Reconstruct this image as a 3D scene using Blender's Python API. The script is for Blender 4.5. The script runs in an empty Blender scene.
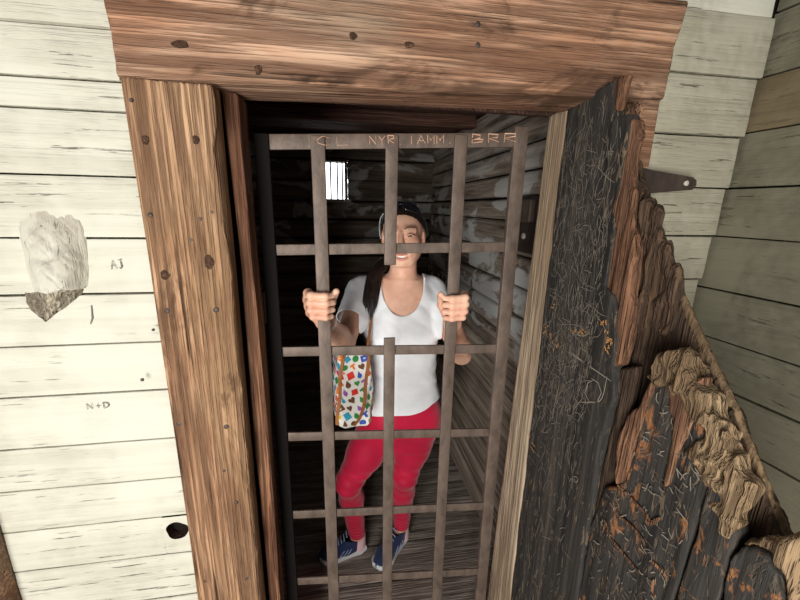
import bpy, bmesh, math, random
import numpy as np
from mathutils import Vector, Matrix
random.seed(7)
rng = np.random.RandomState(7)
SC = bpy.context.scene
COL = SC.collection

# ------------------------------------------------------------------ camera
F_PX = 370.0
YAW, PIT, ROLL = math.radians(9.5), math.radians(14.0), math.radians(1.0)
CAM = np.array([0.0, 0.0, 1.6])
FW = np.array([math.sin(YAW)*math.cos(PIT), math.cos(YAW)*math.cos(PIT), -math.sin(PIT)])
_r = np.array([math.cos(YAW), -math.sin(YAW), 0.0])
_u = np.cross(_r, FW)
RT = math.cos(ROLL)*_r + math.sin(ROLL)*_u
UP = -math.sin(ROLL)*_r + math.cos(ROLL)*_u
cam_d = bpy.data.cameras.new('camera')
cam_o = bpy.data.objects.new('camera', cam_d)
COL.objects.link(cam_o)
cam_d.sensor_fit = 'HORIZONTAL'
cam_d.sensor_width = 36.0
cam_d.lens = F_PX/800.0*36.0
cam_d.clip_start = 0.02
M = Matrix.Identity(4)
for i in range(3):
    M[i][0] = RT[i]; M[i][1] = UP[i]; M[i][2] = -FW[i]; M[i][3] = CAM[i]
cam_o.matrix_world = M
SC.camera = cam_o

def ray(x, y): return FW + RT*((x-400)/F_PX) - UP*((y-300)/F_PX)
def onY(x, y, Y): d = ray(x, y); return CAM + d*(Y/d[1])
def onX(x, y, X): d = ray(x, y); return CAM + d*(X/d[0])
def onZ(x, y, Z): d = ray(x, y); return CAM + d*((Z-CAM[2])/d[2])

FLOOR = -0.10

# ------------------------------------------------------------------ noise
def _hash(i, j, k, seed):
    h = (i.astype(np.int64)*374761393 + j.astype(np.int64)*668265263 + k.astype(np.int64)*2147483647 + seed*1274126177) & 0xffffffff
    h = ((h ^ (h >> 13))*1274126177) & 0xffffffff
    h = (h ^ (h >> 16)) & 0xffffff
    return h.astype(np.float32)/np.float32(0xffffff)*2-1
def vnoise(x, y, z, seed=0):
    x, y, z = np.broadcast_arrays(np.asarray(x, float), np.asarray(y, float), np.asarray(z, float))
    i, j, k = np.floor(x), np.floor(y), np.floor(z)
    fx, fy, fz = x-i, y-j, z-k
    fx, fy, fz = [t*t*(3-2*t) for t in (fx, fy, fz)]
    r = 0
    for a in (0, 1):
        for b in (0, 1):
            for c in (0, 1):
                w = (fx if a else 1-fx)*(fy if b else 1-fy)*(fz if c else 1-fz)
                r = r + w*_hash(i+a, j+b, k+c, seed)
    return r
def fbm(x, y, z, seed=0, oct=3):
    r, a = 0, 1.0
    for o in range(oct):
        s = 2.0**o
        r = r + a*vnoise(np.asarray(x)*s, np.asarray(y)*s, np.asarray(z)*s, seed+o*17)
        a *= .5
    return r

# ------------------------------------------------------------------ objects
def mk(name, V, Fc, mats, parent=None, base=None, smooth=False, midx=None, angle=None):
    V = np.asarray(V, float)
    if parent is not None and base is None: base = np.array(parent['_b'])
    if base is None: base = np.zeros(3)
    me = bpy.data.meshes.new(name)
    me.from_pydata([tuple(v) for v in (V-np.asarray(base))], [], [tuple(int(i) for i in f) for f in Fc])
    if not isinstance(mats, (list, tuple)): mats = [mats]
    for m in mats: me.materials.append(m)
    if midx is not None: me.polygons.foreach_set('material_index', np.asarray(midx, np.int32))
    if smooth: me.polygons.foreach_set('use_smooth', np.ones(len(me.polygons), bool))
    me.update()
    if angle: me.set_sharp_from_angle(angle=math.radians(angle))
    o = bpy.data.objects.new(name, me)
    COL.objects.link(o)
    if parent is not None: o.parent = parent; o['_b'] = list(map(float, base)); 
    else: o.location = base; o['_b'] = list(map(float, base))
    if parent is not None and 'sub' in o: pass
    return o
def thing(name, base, label, cat, group=None):
    o = bpy.data.objects.new(name, None)
    o.empty_display_size = .05
    COL.objects.link(o); o.location = base; o['_b'] = list(map(float, base))
    o['label'] = label; o['category'] = cat
    if group: o['group'] = group
    return o
def struct(o): o['kind'] = 'structure'; return o

class MB:
    """collects pieces for one mesh"""
    def __init__(s): s.V = []; s.F = []; s.m = []; s.n = 0
    def add(s, V, Fc, mi=0):
        V = np.asarray(V, float); s.V.append(V)
        for f in Fc: s.F.append(tuple(int(i)+s.n for i in f)); s.m.append(mi)
        s.n += len(V); return s
    def build(s, name, mats, parent=None, base=None, smooth=False, angle=None):
        return mk(name, np.concatenate(s.V), s.F, mats, parent, base, smooth, s.m, angle)

def rbox(lo, hi, seg=.05, r=.004, amp=0., grain=None, seed=0, nscale=9., maxn=60):
    """box with rounded edges, subdivided, its surface disturbed by noise stretched along the grain axis"""
    lo = np.array(lo, float); hi = np.array(hi, float)
    ax = []
    for a in range(3):
        L = hi[a]-lo[a]; rr = min(r, L*.45)
        n = max(1, min(maxn, int(round((L-2*rr)/seg))))
        c = np.concatenate([[lo[a], lo[a]+rr*.3], np.linspace(lo[a]+rr, hi[a]-rr, n+1), [hi[a]-rr*.3, hi[a]]])
        ax.append(c)
    idx = {}; V = []; Fc = []
    def vid(i, j, k):
        key = (i, j, k)
        if key not in idx: idx[key] = len(V); V.append((ax[0][i], ax[1][j], ax[2][k]))
        return idx[key]
    n = [len(c) for c in ax]
    for a in range(3):
        b, c = (a+1) % 3, (a+2) % 3
        for side in (0, n[a]-1):
            for p in range(n[b]-1):
                for q in range(n[c]-1):
                    def g(P, Q):
                        t = [0, 0, 0]; t[a] = side; t[b] = P; t[c] = Q
                        return vid(*t)
                    f = [g(p, q), g(p+1, q), g(p+1, q+1), g(p, q+1)]
                    Fc.append(f if side else f[::-1])
    V = np.array(V)
    rr = np.minimum(r, (hi-lo)*.45)
    Q = np.clip(V, lo+rr, hi-rr); D = (V-Q)/rr
    nrm = np.linalg.norm(D, axis=1, keepdims=True)
    D = np.where(nrm > 1e-9, D/np.maximum(nrm, 1e-9), 0)
    V = Q + D*rr
    if amp:
        s = np.full(3, nscale)
        if grain is not None: s[grain] = nscale*.12
        d = np.stack([fbm(V[:, 0]*s[0], V[:, 1]*s[1], V[:, 2]*s[2], seed*7+k*31, 3) for k in range(3)], 1)*amp
        V = V + d
    return V, Fc

def tube(path, rad, n=8, cap=True):
    path = np.array(path, float); m = len(path)
    rad = np.broadcast_to(np.asarray(rad, float), (m,))
    T = np.gradient(path, axis=0); T /= np.linalg.norm(T, axis=1, keepdims=True)+1e-12
    up = np.array([0, 0, 1.]) if abs(T[0][2]) < .9 else np.array([1., 0, 0])
    V = []; Nn = np.cross(T[0], up); Nn /= np.linalg.norm(Nn)
    for i in range(m):
        Nn = Nn - T[i]*(Nn@T[i]); Nn /= np.linalg.norm(Nn)
        B = np.cross(T[i], Nn)
        for k in range(n):
            a = 2*math.pi*k/n
            V.append(path[i] + rad[i]*(math.cos(a)*Nn+math.sin(a)*B))
    Fc = []
    for i in range(m-1):
        for k in range(n):
            Fc.append((i*n+k, i*n+(k+1) % n, (i+1)*n+(k+1) % n, (i+1)*n+k))
    if cap:
        Fc.append(tuple(range(n))[::-1]); Fc.append(tuple((m-1)*n+k for k in range(n)))
    return np.array(V), Fc
def strap(path, wdir, w, t):
    """flat band along a path: width w along wdir, thickness t"""
    path = np.array(path, float); m = len(path)
    wd = np.array(wdir, float)
    T = np.gradient(path, axis=0); T /= np.linalg.norm(T, axis=1, keepdims=True)
    V = []
    for i in range(m):
        W = wd - T[i]*(wd@T[i]); W /= np.linalg.norm(W); N = np.cross(T[i], W)
        for a, b in ((-1, -1), (1, -1), (1, 1), (-1, 1)): V.append(path[i]+W*a*w/2+N*b*t/2)
    Fc = []
    for i in range(m-1):
        for k in range(4): Fc.append((i*4+k, i*4+(k+1) % 4, (i+1)*4+(k+1) % 4, (i+1)*4+k))
    Fc += [(3, 2, 1, 0), tuple((m-1)*4+k for k in range(4))]
    return np.array(V), Fc
def spline(pts, n=24):
    pts = np.array(pts, float); m = len(pts)
    P = np.vstack([2*pts[0]-pts[1], pts, 2*pts[-1]-pts[-2]])
    out = []
    for t in np.linspace(0, m-1-1e-9, n):
        i = int(t); f = t-i
        p0, p1, p2, p3 = P[i], P[i+1], P[i+2], P[i+3]
        out.append(.5*((2*p1)+(-p0+p2)*f+(2*p0-5*p1+4*p2-p3)*f*f+(-p0+3*p1-3*p2+p3)*f**3))
    return np.array(out)
def disc(c, nrm, r, h, n=14):
    c = np.array(c, float); nrm = np.array(nrm, float)/np.linalg.norm(nrm)
    return tube([c, c+nrm*h*.7, c+nrm*h], [r, r, r*.7], n)
def ribbon(mb, pts, w, to3d, mi=0):
    """stroke of width w; pts in a 2-D frame, to3d maps them to the surface"""
    pts = np.array(pts, float)
    if len(pts) < 2: return
    T = np.gradient(pts, axis=0); T /= np.linalg.norm(T, axis=1, keepdims=True)+1e-12
    N = np.stack([-T[:, 1], T[:, 0]], 1)
    ww = np.full(len(pts), w/2); ww[0] *= .5; ww[-1] *= .4
    A = pts+N*ww[:, None]; B = pts-N*ww[:, None]
    V = [to3d(*p) for p in A]+[to3d(*p) for p in B]
    m = len(pts)
    mb.add(V, [(i, i+1, m+i+1, m+i) for i in range(m-1)], mi)
GLYPH = {
 'A': [[(0, 0), (.5, 1), (1, 0)], [(.2, .4), (.8, .4)]], 'B': [[(0, 0), (0, 1), (.7, .9), (.7, .6), (0, .5), (.9, .4), (.9, .05), (0, 0)]],
 'R': [[(0, 0), (0, 1), (.8, .9), (.8, .6), (0, .5), (.9, 0)]], 'N': [[(0, 0), (0, 1), (.9, 0), (.9, 1)]], 'Y': [[(0, 1), (.5, .5), (1, 1)], [(.5, .5), (.5, 0)]],
 'I': [[(.5, 0), (.5, 1)]], 'M': [[(0, 0), (0, 1), (.5, .4), (1, 1), (1, 0)]], 'D': [[(0, 0), (0, 1), (.7, .8), (.9, .5), (.7, .15), (0, 0)]],
 '+': [[(.1, .5), (.9, .5)], [(.5, .1), (.5, .9)]], 'J': [[(.2, 1), (.9, 1)], [(.6, 1), (.6, .2), (.3, 0), (0, .2)]], '.': [[(.4, 0), (.55, .08)]],
 'C': [[(.9, .9), (.4, 1), (0, .6), (.1, .2), (.5, 0), (.9, .1)]], 'L': [[(0, 1), (0, 0), (.8, 0)]],
 'z': [[(0, .6), (.8, .6), (0, 0), (.8, 0)]], 'k': [[(0, 0), (0, 1)], [(.7, .6), (0, .3), (.7, 0)]], 'a': [[(.8, .6), (.2, .6), (0, .3), (.2, 0), (.7, .1), (.8, .6), (.85, 0)]],
}

# ------------------------------------------------------------------ signed distance shapes
class Grid:
    def __init__(s, lo, hi, h):
        s.lo = np.array(lo, float); s.h = h
        s.n = np.ceil((np.array(hi)-s.lo)/h).astype(int)+1
        s.ax = [s.lo[a]+h*np.arange(s.n[a]) for a in range(3)]
        s.f = np.full(tuple(s.n), 0.2, np.float32)
    def sub(s, lo, hi):
        sl = []
        for a in range(3):
            i0 = int(max(0, np.floor((lo[a]-s.lo[a])/s.h))); i1 = int(min(s.n[a], np.ceil((hi[a]-s.lo[a])/s.h)+1))
            if i1 <= i0: return None
            sl.append(slice(i0, i1))
        return tuple(sl)
    def xyz(s, sl=None):
        if sl is None: sl = (slice(None),)*3
        return s.ax[0][sl[0]][:, None, None], s.ax[1][sl[1]][None, :, None], s.ax[2][sl[2]][None, None, :]
    def eval(s, prims):
        for fn, lo, hi, k, op in prims:
            m = .03+abs(k)
            sl = s.sub(np.array(lo)-m, np.array(hi)+m)
            if sl is None: continue
            d = fn(*s.xyz(sl)).astype(np.float32); a = s.f[sl]
            if op == '-':
                d = -d
                if k > 0:
                    h = np.clip(.5-.5*(a-d)/k, 0, 1); s.f[sl] = a*(1-h)+d*h+k*h*(1-h)
                else: s.f[sl] = np.maximum(a, d)
            else:
                if k > 0:
                    h = np.clip(.5+.5*(a-d)/k, 0, 1); s.f[sl] = a*(1-h)+d*h-k*h*(1-h)
                else: s.f[sl] = np.minimum(a, d)
        return s
    def mesh(s): return surface_nets(s.f, s.lo, s.h)
def surface_nets(f, lo, h):
    ins = f < 0
    nx, ny, nz = f.shape
    acc = np.zeros((nx-1, ny-1, nz-1, 3), np.float32); cnt = np.zeros((nx-1, ny-1, nz-1), np.float32)
    for a in range(3):
        b, c = [q for q in range(3) if q != a]
        sl0 = [slice(None)]*3; sl1 = [slice(None)]*3
        sl0[a] = slice(0, -1); sl1[a] = slice(1, None)
        f0, f1 = f[tuple(sl0)], f[tuple(sl1)]
        cr = (f0 < 0) != (f1 < 0)
        t = np.where(cr, f0/np.where(cr, f0-f1, 1), 0)
        for ob in (0, 1):
            for oc in (0, 1):
                s = [slice(None)]*3
                nb, nc = f.shape[b], f.shape[c]
                s[b] = slice(ob, nb-1+ob); s[c] = slice(oc, nc-1+oc)
                C_ = cr[tuple(s)]; T_ = t[tuple(s)]
                cnt += C_
                acc[..., a] += T_*C_
                acc[..., b] += ob*C_; acc[..., c] += oc*C_
    act = cnt > 0
    ids = np.full(act.shape, -1, np.int64); ids[act] = np.arange(act.sum())
    ijk = np.stack(np.nonzero(act), 1).astype(np.float32)
    V = lo + h*(ijk + acc[act]/cnt[act][:, None])
    Q = []
    for a in range(3):
        b, c = (a+1) % 3, (a+2) % 3
        sl0 = [slice(None)]*3; sl1 = [slice(None)]*3
        sl0[a] = slice(0, -1); sl1[a] = slice(1, None)
        i0, i1 = ins[tuple(sl0)], ins[tuple(sl1)]
        cr = i0 != i1
        e = np.stack(np.nonzero(cr), 1)
        ok = (e[:, b] > 0) & (e[:, c] > 0) & (e[:, b] < f.shape[b]-1) & (e[:, c] < f.shape[c]-1)
        e = e[ok]
        if not len(e): continue
        def cell(db, dc):
            q = e.copy(); q[:, b] -= db; q[:, c] -= dc
            return ids[q[:, 0], q[:, 1], q[:, 2]]
        q = np.stack([cell(1, 1), cell(0, 1), cell(0, 0), cell(1, 0)], 1)
        flip = ~i0[tuple(e.T)]
        q[flip] = q[flip][:, ::-1]
        Q.append(q)
    Q = np.concatenate(Q)
    Q = Q[(Q >= 0).all(1)]
    return V, Q
def compact(V, Fc):
    used = np.unique(np.concatenate([np.asarray(f) for f in Fc]))
    mp = np.full(len(V), -1); mp[used] = np.arange(len(used))
    return V[used], [tuple(mp[list(f)]) for f in Fc]
def clip(V, Fc, s):
    """keep the part of the mesh where s > 0, cut cleanly across faces"""
    V = list(map(tuple, V)); s = list(s); out = []; cache = {}
    def cut(a, b):
        k = (min(a, b), max(a, b))
        if k not in cache:
            t = s[a]/(s[a]-s[b]); cache[k] = len(V)
            V.append(tuple(V[a][q]+t*(V[b][q]-V[a][q]) for q in range(3)))
        return cache[k]
    for f in Fc:
        pos = [s[i] > 0 for i in f]
        if all(pos): out.append(tuple(f)); continue
        if not any(pos): continue
        g = []
        for i in range(len(f)):
            a, b = f[i], f[(i+1) % len(f)]
            if s[a] > 0: g.append(a)
            if (s[a] > 0) != (s[b] > 0): g.append(cut(a, b))
        if len(g) > 2: out.append(tuple(g))
    return compact(np.array(V), out)
def smooth_field(f, it=1):
    for _ in range(it):
        g = f.copy()
        for a in range(3): g = (np.roll(g, 1, a)+np.roll(g, -1, a)+2*g)/4
        f = g
    return f
def P_cone(a, b, ra, rb, k=.02, op='+'):
    a = np.array(a, float); b = np.array(b, float); ba = b-a; L2 = ba@ba
    def fn(x, y, z):
        t = np.clip(((x-a[0])*ba[0]+(y-a[1])*ba[1]+(z-a[2])*ba[2])/L2, 0, 1)
        return np.sqrt((x-a[0]-t*ba[0])**2+(y-a[1]-t*ba[1])**2+(z-a[2]-t*ba[2])**2)-(ra+(rb-ra)*t)
    r = max(ra, rb)
    return (fn, np.minimum(a, b)-r, np.maximum(a, b)+r, k, op)
def P_ell(c, r, k=.02, op='+', R=None):
    c = np.array(c, float); r = np.array(r, float)
    R = np.eye(3) if R is None else np.array(R)      # columns = local axes in world
    def fn(x, y, z):
        dx, dy, dz = x-c[0], y-c[1], z-c[2]
        q = [R[0, i]*dx+R[1, i]*dy+R[2, i]*dz for i in range(3)]
        k0 = np.sqrt((q[0]/r[0])**2+(q[1]/r[1])**2+(q[2]/r[2])**2)
        k1 = np.sqrt((q[0]/r[0]**2)**2+(q[1]/r[1]**2)**2+(q[2]/r[2]**2)**2)
        return k0*(k0-1)/np.maximum(k1, 1e-6)
    e = np.abs(R)@r
    return (fn, c-e, c+e, k, op)
def P_loft(st, th, k=.02):
    st = np.array(st, float); zz = st[:, 0]
    ct, sn = math.cos(th), math.sin(th)
    zf = np.linspace(zz[0], zz[-1], 120)
    sm = np.stack([np.interp(zf, zz, st[:, i]) for i in range(1, 5)], 1)
    ker = np.ones(11)/11
    pad = np.vstack([sm[:1]]*5+[sm]+[sm[-1:]]*5)
    sm = np.stack([np.convolve(pad[:, i], ker, 'valid') for i in range(4)], 1)
    def fn(x, y, z):
        cx, cy, a, b = [np.interp(z, zf, sm[:, i]) for i in range(4)]
        dx, dy = x-cx, y-cy
        u = ct*dx-sn*dy; v = sn*dx+ct*dy
        e = 2.4
        q = ((np.abs(u)/a)**e+(np.abs(v)/b)**e)**(1/e)
        d = (q-1)*np.minimum(a, b)*1.05
        return np.maximum(d, np.maximum(zz[0]-z, z-zz[-1]))
    m = st[:, 3].max()
    lo = (st[:, 1].min()-m, st[:, 2].min()-m, zz[0]); hi = (st[:, 1].max()+m, st[:, 2].max()+m, zz[-1])
    return (fn, lo, hi, k, '+')
def polysdf(u, v, poly):
    poly = np.array(poly, float); n = len(poly)
    d = np.full(np.broadcast(u, v).shape, 1e9); ins = np.zeros(d.shape, bool)
    for i in range(n):
        a, b = poly[i], poly[(i+1) % n]; e = b-a
        pu, pv = u-a[0], v-a[1]
        t = np.clip((pu*e[0]+pv*e[1])/(e@e+1e-12), 0, 1)
        d = np.minimum(d, (pu-t*e[0])**2+(pv-t*e[1])**2)
        c = ((a[1] > v) != (b[1] > v))
        if abs(e[1]) > 1e-12: ins ^= c & (u < e[0]*(v-a[1])/e[1]+a[0])
    d = np.sqrt(d)
    return np.where(ins, -d, d)
def slab(poly, x0, x1, h=.004, amp=.0, edge=.0, seed=0, nz=10., rnd=.004, lump=0., lsc=22.):
    """board lying in a Y-Z plane between x0 and x1, outline poly (Y,Z); edge = ragged outline, amp = uneven faces, lump = chewed lumps"""
    poly = np.array(poly, float)
    m = .02+edge+lump
    lo = [x0-m, poly[:, 0].min()-m, poly[:, 1].min()-m]; hi = [x1+m, poly[:, 0].max()+m, poly[:, 1].max()+m]
    g = Grid(lo, hi, h)
    x, y, z = g.xyz()
    d2 = polysdf(g.ax[1][:, None], g.ax[2][None, :], poly)[None]
    if edge:
        d2 = d2 + edge*fbm(x*20+0*y+0*z, y*70, z*nz, seed, 3)
    dx = np.abs(x-(x0+x1)/2)-(x1-x0)/2
    if amp:
        dx = dx + amp*fbm(x*4+0*z, y*60, z*nz*.5, seed+5, 3)
    d = np.maximum(d2, dx)
    # round the corner a little
    dd = np.sqrt(np.maximum(d2+rnd, 0)**2+np.maximum(dx+rnd, 0)**2)-rnd
    d = np.where((d2 > -rnd) & (dx > -rnd), dd, d)
    if lump:
        n = vnoise(x*lsc, y*lsc*1.3, z*lsc*.9, seed+9)
        n2 = vnoise(x*lsc*2.3, y*lsc*2.9, z*lsc*1.6, seed+10)
        d = d + lump*(np.abs(n)*1.8-.45) + lump*.4*n2
    g.f = d.astype(np.float32)
    return g.mesh()
# ------------------------------------------------------------------ materials
class NT:
    def __init__(s, name, rough=.7, spec=.3):
        s.m = bpy.data.materials.new(name); s.m.use_nodes = True
        s.t = s.m.node_tree; s.t.nodes.clear()
        s.out = s.t.nodes.new('ShaderNodeOutputMaterial')
        s.b = s.t.nodes.new('ShaderNodeBsdfPrincipled')
        s.t.links.new(s.b.outputs[0], s.out.inputs[0])
        s.b.inputs['Roughness'].default_value = rough
        s.b.inputs['Specular IOR Level'].default_value = spec
        tc = s.t.nodes.new('ShaderNodeTexCoord'); s.obj = tc.outputs['Object']; s.gen = tc.outputs['Generated']
    def link(s, a, b): s.t.links.new(a, b)
    def val(s, inp, v):
        if hasattr(v, 'is_linked') or isinstance(v, bpy.types.NodeSocket): s.link(v, inp)
        else: inp.default_value = v
    def map(s, scale, src=None, loc=(0, 0, 0), rot=(0, 0, 0)):
        n = s.t.nodes.new('ShaderNodeMapping'); s.link(src or s.obj, n.inputs[0])
        n.inputs['Scale'].default_value = scale; n.inputs['Location'].default_value = loc; n.inputs['Rotation'].default_value = rot
        return n.outputs[0]
    def noise(s, vec, scale, detail=3, rough=.55, dist=0):
        n = s.t.nodes.new('ShaderNodeTexNoise'); s.link(vec, n.inputs['Vector'])
        n.inputs['Scale'].default_value = scale; n.inputs['Detail'].default_value = detail
        n.inputs['Roughness'].default_value = rough; n.inputs['Distortion'].default_value = dist
        return n.outputs[0]
    def voro(s, vec, scale, out='Distance', feature='F1'):
        n = s.t.nodes.new('ShaderNodeTexVoronoi'); n.feature = feature; s.link(vec, n.inputs['Vector']); n.inputs['Scale'].default_value = scale
        return n.outputs[out]
    def math(s, op, a, b=0., c=None, clamp=False):
        n = s.t.nodes.new('ShaderNodeMath'); n.operation = op; n.use_clamp = clamp
        s.val(n.inputs[0], a); s.val(n.inputs[1], b)
        if c is not None: s.val(n.inputs[2], c)
        return n.outputs[0]
    def rng(s, v, a, b, c=0., d=1.):
        n = s.t.nodes.new('ShaderNodeMapRange'); n.interpolation_type = 'SMOOTHSTEP'
        s.link(v, n.inputs[0])
        for i, q in enumerate((a, b, c, d)): n.inputs[i+1].default_value = q
        return n.outputs[0]
    def ramp(s, v, stops):
        n = s.t.nodes.new('ShaderNodeValToRGB'); s.link(v, n.inputs[0])
        e = n.color_ramp.elements
        while len(e) < len(stops): e.new(.5)
        for el, (p, c) in zip(e, stops): el.position = p; el.color = (*c, 1)
        return n.outputs[0]
    def mix(s, f, a, b, mode='MIX'):
        n = s.t.nodes.new('ShaderNodeMix'); n.data_type = 'RGBA'; n.blend_type = mode
        s.val(n.inputs[0], f)
        for i, c in ((6, a), (7, b)):
            if isinstance(c, tuple): n.inputs[i].default_value = (*c, 1)
            else: s.link(c, n.inputs[i])
        return n.outputs[2]
    def sep(s, src=None):
        n = s.t.nodes.new('ShaderNodeSeparateXYZ'); s.link(src or s.obj, n.inputs[0]); return n.outputs
    def color(s, c):
        if isinstance(c, tuple): s.b.inputs['Base Color'].default_value = (*c, 1)
        else: s.link(c, s.b.inputs['Base Color'])
        return s
    def bump(s, h, strength=.5, dist=.01):
        n = s.t.nodes.new('ShaderNodeBump'); n.inputs['Strength'].default_value = strength; n.inputs['Distance'].default_value = dist
        s.link(h, n.inputs['Height']); s.link(n.outputs[0], s.b.inputs['Normal']); return s

def srgb(r, g, b):
    f = lambda c: c/12.92 if c <= .04045 else ((c+.055)/1.055)**2.4
    return tuple(f(v/255.) for v in (r, g, b))

def wood(name, c1, c2, c3, axis=2, rough=.75, bump=.5, rings=60., rsc=3.5, blotch=None, gray=None, fib=1.0, seed=0., spec=.25):
    if name not in ('floor_boards', 'ceiling_boards', 'pale_jamb_timber'): c1, c2, c3, blotch, gray = [None if c is None else tuple(x*.85 for x in c) for c in (c1, c2, c3, blotch, gray)]
    t = NT(name, rough, spec)
    sc = [1., 1., 1.]; sc[axis] = .07
    v = t.map(tuple(sc), loc=(seed, seed*.7, seed*1.3))
    sf = [1., 1., 1.]; sf[axis] = .028
    vf = t.map(tuple(sf), loc=(seed, 0, seed))
    n1 = t.noise(v, rsc, 2, .5, .5)
    ring = t.math('MULTIPLY_ADD', t.math('SINE', t.math('MULTIPLY', n1, rings)), .5, .5)
    fibr = t.rng(t.noise(vf, 170, 2, .5), .40, .62)
    fib2 = t.rng(t.noise(vf, 85, 4, .7), .40, .66)
    bl = t.noise(t.map(tuple(.4 if q == axis else 1. for q in range(3)), loc=(seed*3, 1, 2)), 5, 4, .65, .5)
    col = t.mix(t.rng(bl, .34, .66), c2, c3)
    col = t.mix(t.math('MULTIPLY', fib2, .68), col, c1)
    rl = t.math('POWER', ring, 3.)
    col = t.mix(t.math('MULTIPLY', rl, .62), col, c1)
    col = t.mix(t.math('MULTIPLY', fibr, .62*fib), col, tuple(x*.45 for x in c2))
    if gray:
        g = t.noise(t.map(tuple(.5 if q == axis else 1. for q in range(3)), loc=(7, seed, 3)), 3.2, 5, .65, .6)
        col = t.mix(t.math('MULTIPLY', t.rng(g, .47, .64, 0, .8), t.math('SUBTRACT', 1.15, t.math('MULTIPLY', fibr, .6))), col, gray)
    if blotch:
        g = t.noise(t.map(tuple(1. if q != axis else .35 for q in range(3)), loc=(17, seed, 5)), 8, 5, .7, .8)
        col = t.mix(t.rng(g, .55, .68, 0, .8), col, blotch)
    ck = t.noise(vf, 75, 3, .6)
    crack = t.rng(ck, .28, .37, 1, 0)
    col = t.mix(t.math('MULTIPLY', crack, .8), col, tuple(x*.2 for x in c1))
    t.color(col)
    h = t.math('SUBTRACT', t.math('MULTIPLY', crack, -1.3), t.math('MULTIPLY', fib2, .7))
    h = t.math('SUBTRACT', h, t.math('MULTIPLY', rl, .35))
    h = t.math('SUBTRACT', h, t.math('MULTIPLY', fibr, .35))
    t.bump(h, bump, .005)
    return t.m

def painted(name, base, dirt, axis=0, bump=.6, crackc=srgb(95, 80, 62), warm=None, peel=.0, peelc=srgb(125, 112, 92), seed=0.):
    base, dirt = [tuple(x*.84 for x in c) for c in (base, dirt)]
    t = NT(name, .7, .25)
    sf = [1., 1., 1.]; sf[axis] = .05
    vf = t.map(tuple(sf), loc=(seed, seed, seed))
    fine = t.noise(vf, 110, 4, .65)
    med = t.noise(vf, 26, 4, .6, .6)
    big = t.noise(t.map((1, 1, 1), loc=(seed, 2, 3)), 3., 4, .6)
    col = t.mix(t.rng(big, .35, .72), base, dirt)
    spots = t.noise(t.map(tuple(.35 if q == axis else 1. for q in range(3)), loc=(3, seed, 9)), 34, 4, .7, .5)
    col = t.mix(t.rng(spots, .70, .80, 0, .6), col, crackc)
    crack = t.math('MULTIPLY', t.rng(fine, .28, .37, 1, 0), t.rng(big, .40, .58))
    col = t.mix(t.math('MULTIPLY', t.rng(med, .40, .66), t.rng(big, .3, .6, .15, .6)), col, tuple(x*.80 for x in dirt))
    col = t.mix(t.math('MULTIPLY', crack, .4), col, crackc)
    if peel:
        pn = t.noise(t.map(tuple(.3 if q == axis else 1. for q in range(3)), loc=(5, 1, seed)), 5, 5, .65, .6)
        col = t.mix(t.rng(pn, .66-peel, .74-peel, 0, .75), col, peelc)
    t.color(col)
    patch = t.rng(big, .38, .62, .25, 1.)
    h = t.math('ADD', t.math('MULTIPLY', med, 1.2), t.math('MULTIPLY', fine, .5))
    h = t.math('SUBTRACT', t.math('MULTIPLY', h, patch), t.math('MULTIPLY', crack, 1.))
    t.bump(h, bump, .014)
    return t.m

MAT = {}
MAT['paint'] = painted('white_paint', srgb(218, 216, 200), srgb(204, 199, 181), 0, .9)
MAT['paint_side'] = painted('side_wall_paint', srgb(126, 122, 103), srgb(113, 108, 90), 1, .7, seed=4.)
MAT['paint_right'] = painted('yellowed_dimmed_paint', srgb(186, 182, 162), srgb(172, 166, 145), 0, .9, seed=5.)  # yellower paint, also darkened to paint in the light fading to the right
MAT['bare'] = painted('bare_side_board', srgb(130, 116, 90), srgb(112, 99, 76), 1, .5, seed=6.)
MAT['burl'] = painted('dirty_paint', srgb(216, 213, 198), srgb(192, 184, 167), 2, .8, seed=2., crackc=srgb(120, 106, 88))
MAT['burl_bare'] = wood('weathered_grey_burl', srgb(112, 100, 84), srgb(158, 146, 126), srgb(186, 176, 156), 2, bump=.9, seed=31.)
MAT['void'] = NT('dark_backing', .95, .05).color((.012, .010, .008)).m
MAT['header'] = wood('header_timber', srgb(94, 62, 46), srgb(192, 142, 110), srgb(224, 186, 156), 0, bump=.8, rings=110, rsc=3.2, gray=srgb(158, 134, 112), blotch=srgb(86, 62, 46), seed=1.)
MAT['post'] = wood('post_timber', srgb(86, 58, 41), srgb(176, 130, 96), srgb(214, 172, 134), 2, bump=.9, rings=70, rsc=4., blotch=srgb(96, 68, 46), gray=srgb(160, 126, 92), seed=3.)
MAT['jamb'] = wood('red_jamb_timber', srgb(74, 46, 33), srgb(146, 98, 72), srgb(190, 142, 108), 2, bump=.9, seed=5.)
MAT['pale'] = wood('pale_jamb_timber', srgb(130, 110, 88), srgb(186, 162, 134), srgb(212, 192, 166), 2, bump=.5, rings=40, seed=8.)
MAT['darkwood'] = wood('dark_inner_timber', srgb(44, 30, 24), srgb(84, 58, 46), srgb(110, 80, 64), 2, bump=.6, seed=2.)
MAT['ceil'] = wood('ceiling_boards', srgb(52, 34, 28), srgb(96, 66, 54), srgb(122, 88, 74), 0, bump=.5, seed=4.)
MAT['floor'] = wood('floor_boards', srgb(88, 78, 70), srgb(158, 146, 134), srgb(186, 175, 164), 0, bump=.7, rings=80, seed=6.)
MAT['splinter'] = wood('torn_red_wood', srgb(64, 44, 33), srgb(130, 92, 68), srgb(168, 124, 94), 2, bump=1., rings=30, seed=9., blotch=srgb(72, 48, 32))
MAT['chewed'] = wood('gnawed_wood', srgb(90, 70, 50), srgb(158, 130, 98), srgb(190, 164, 128), 2, bump=1., rings=20, seed=11., blotch=srgb(92, 66, 42))
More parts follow.
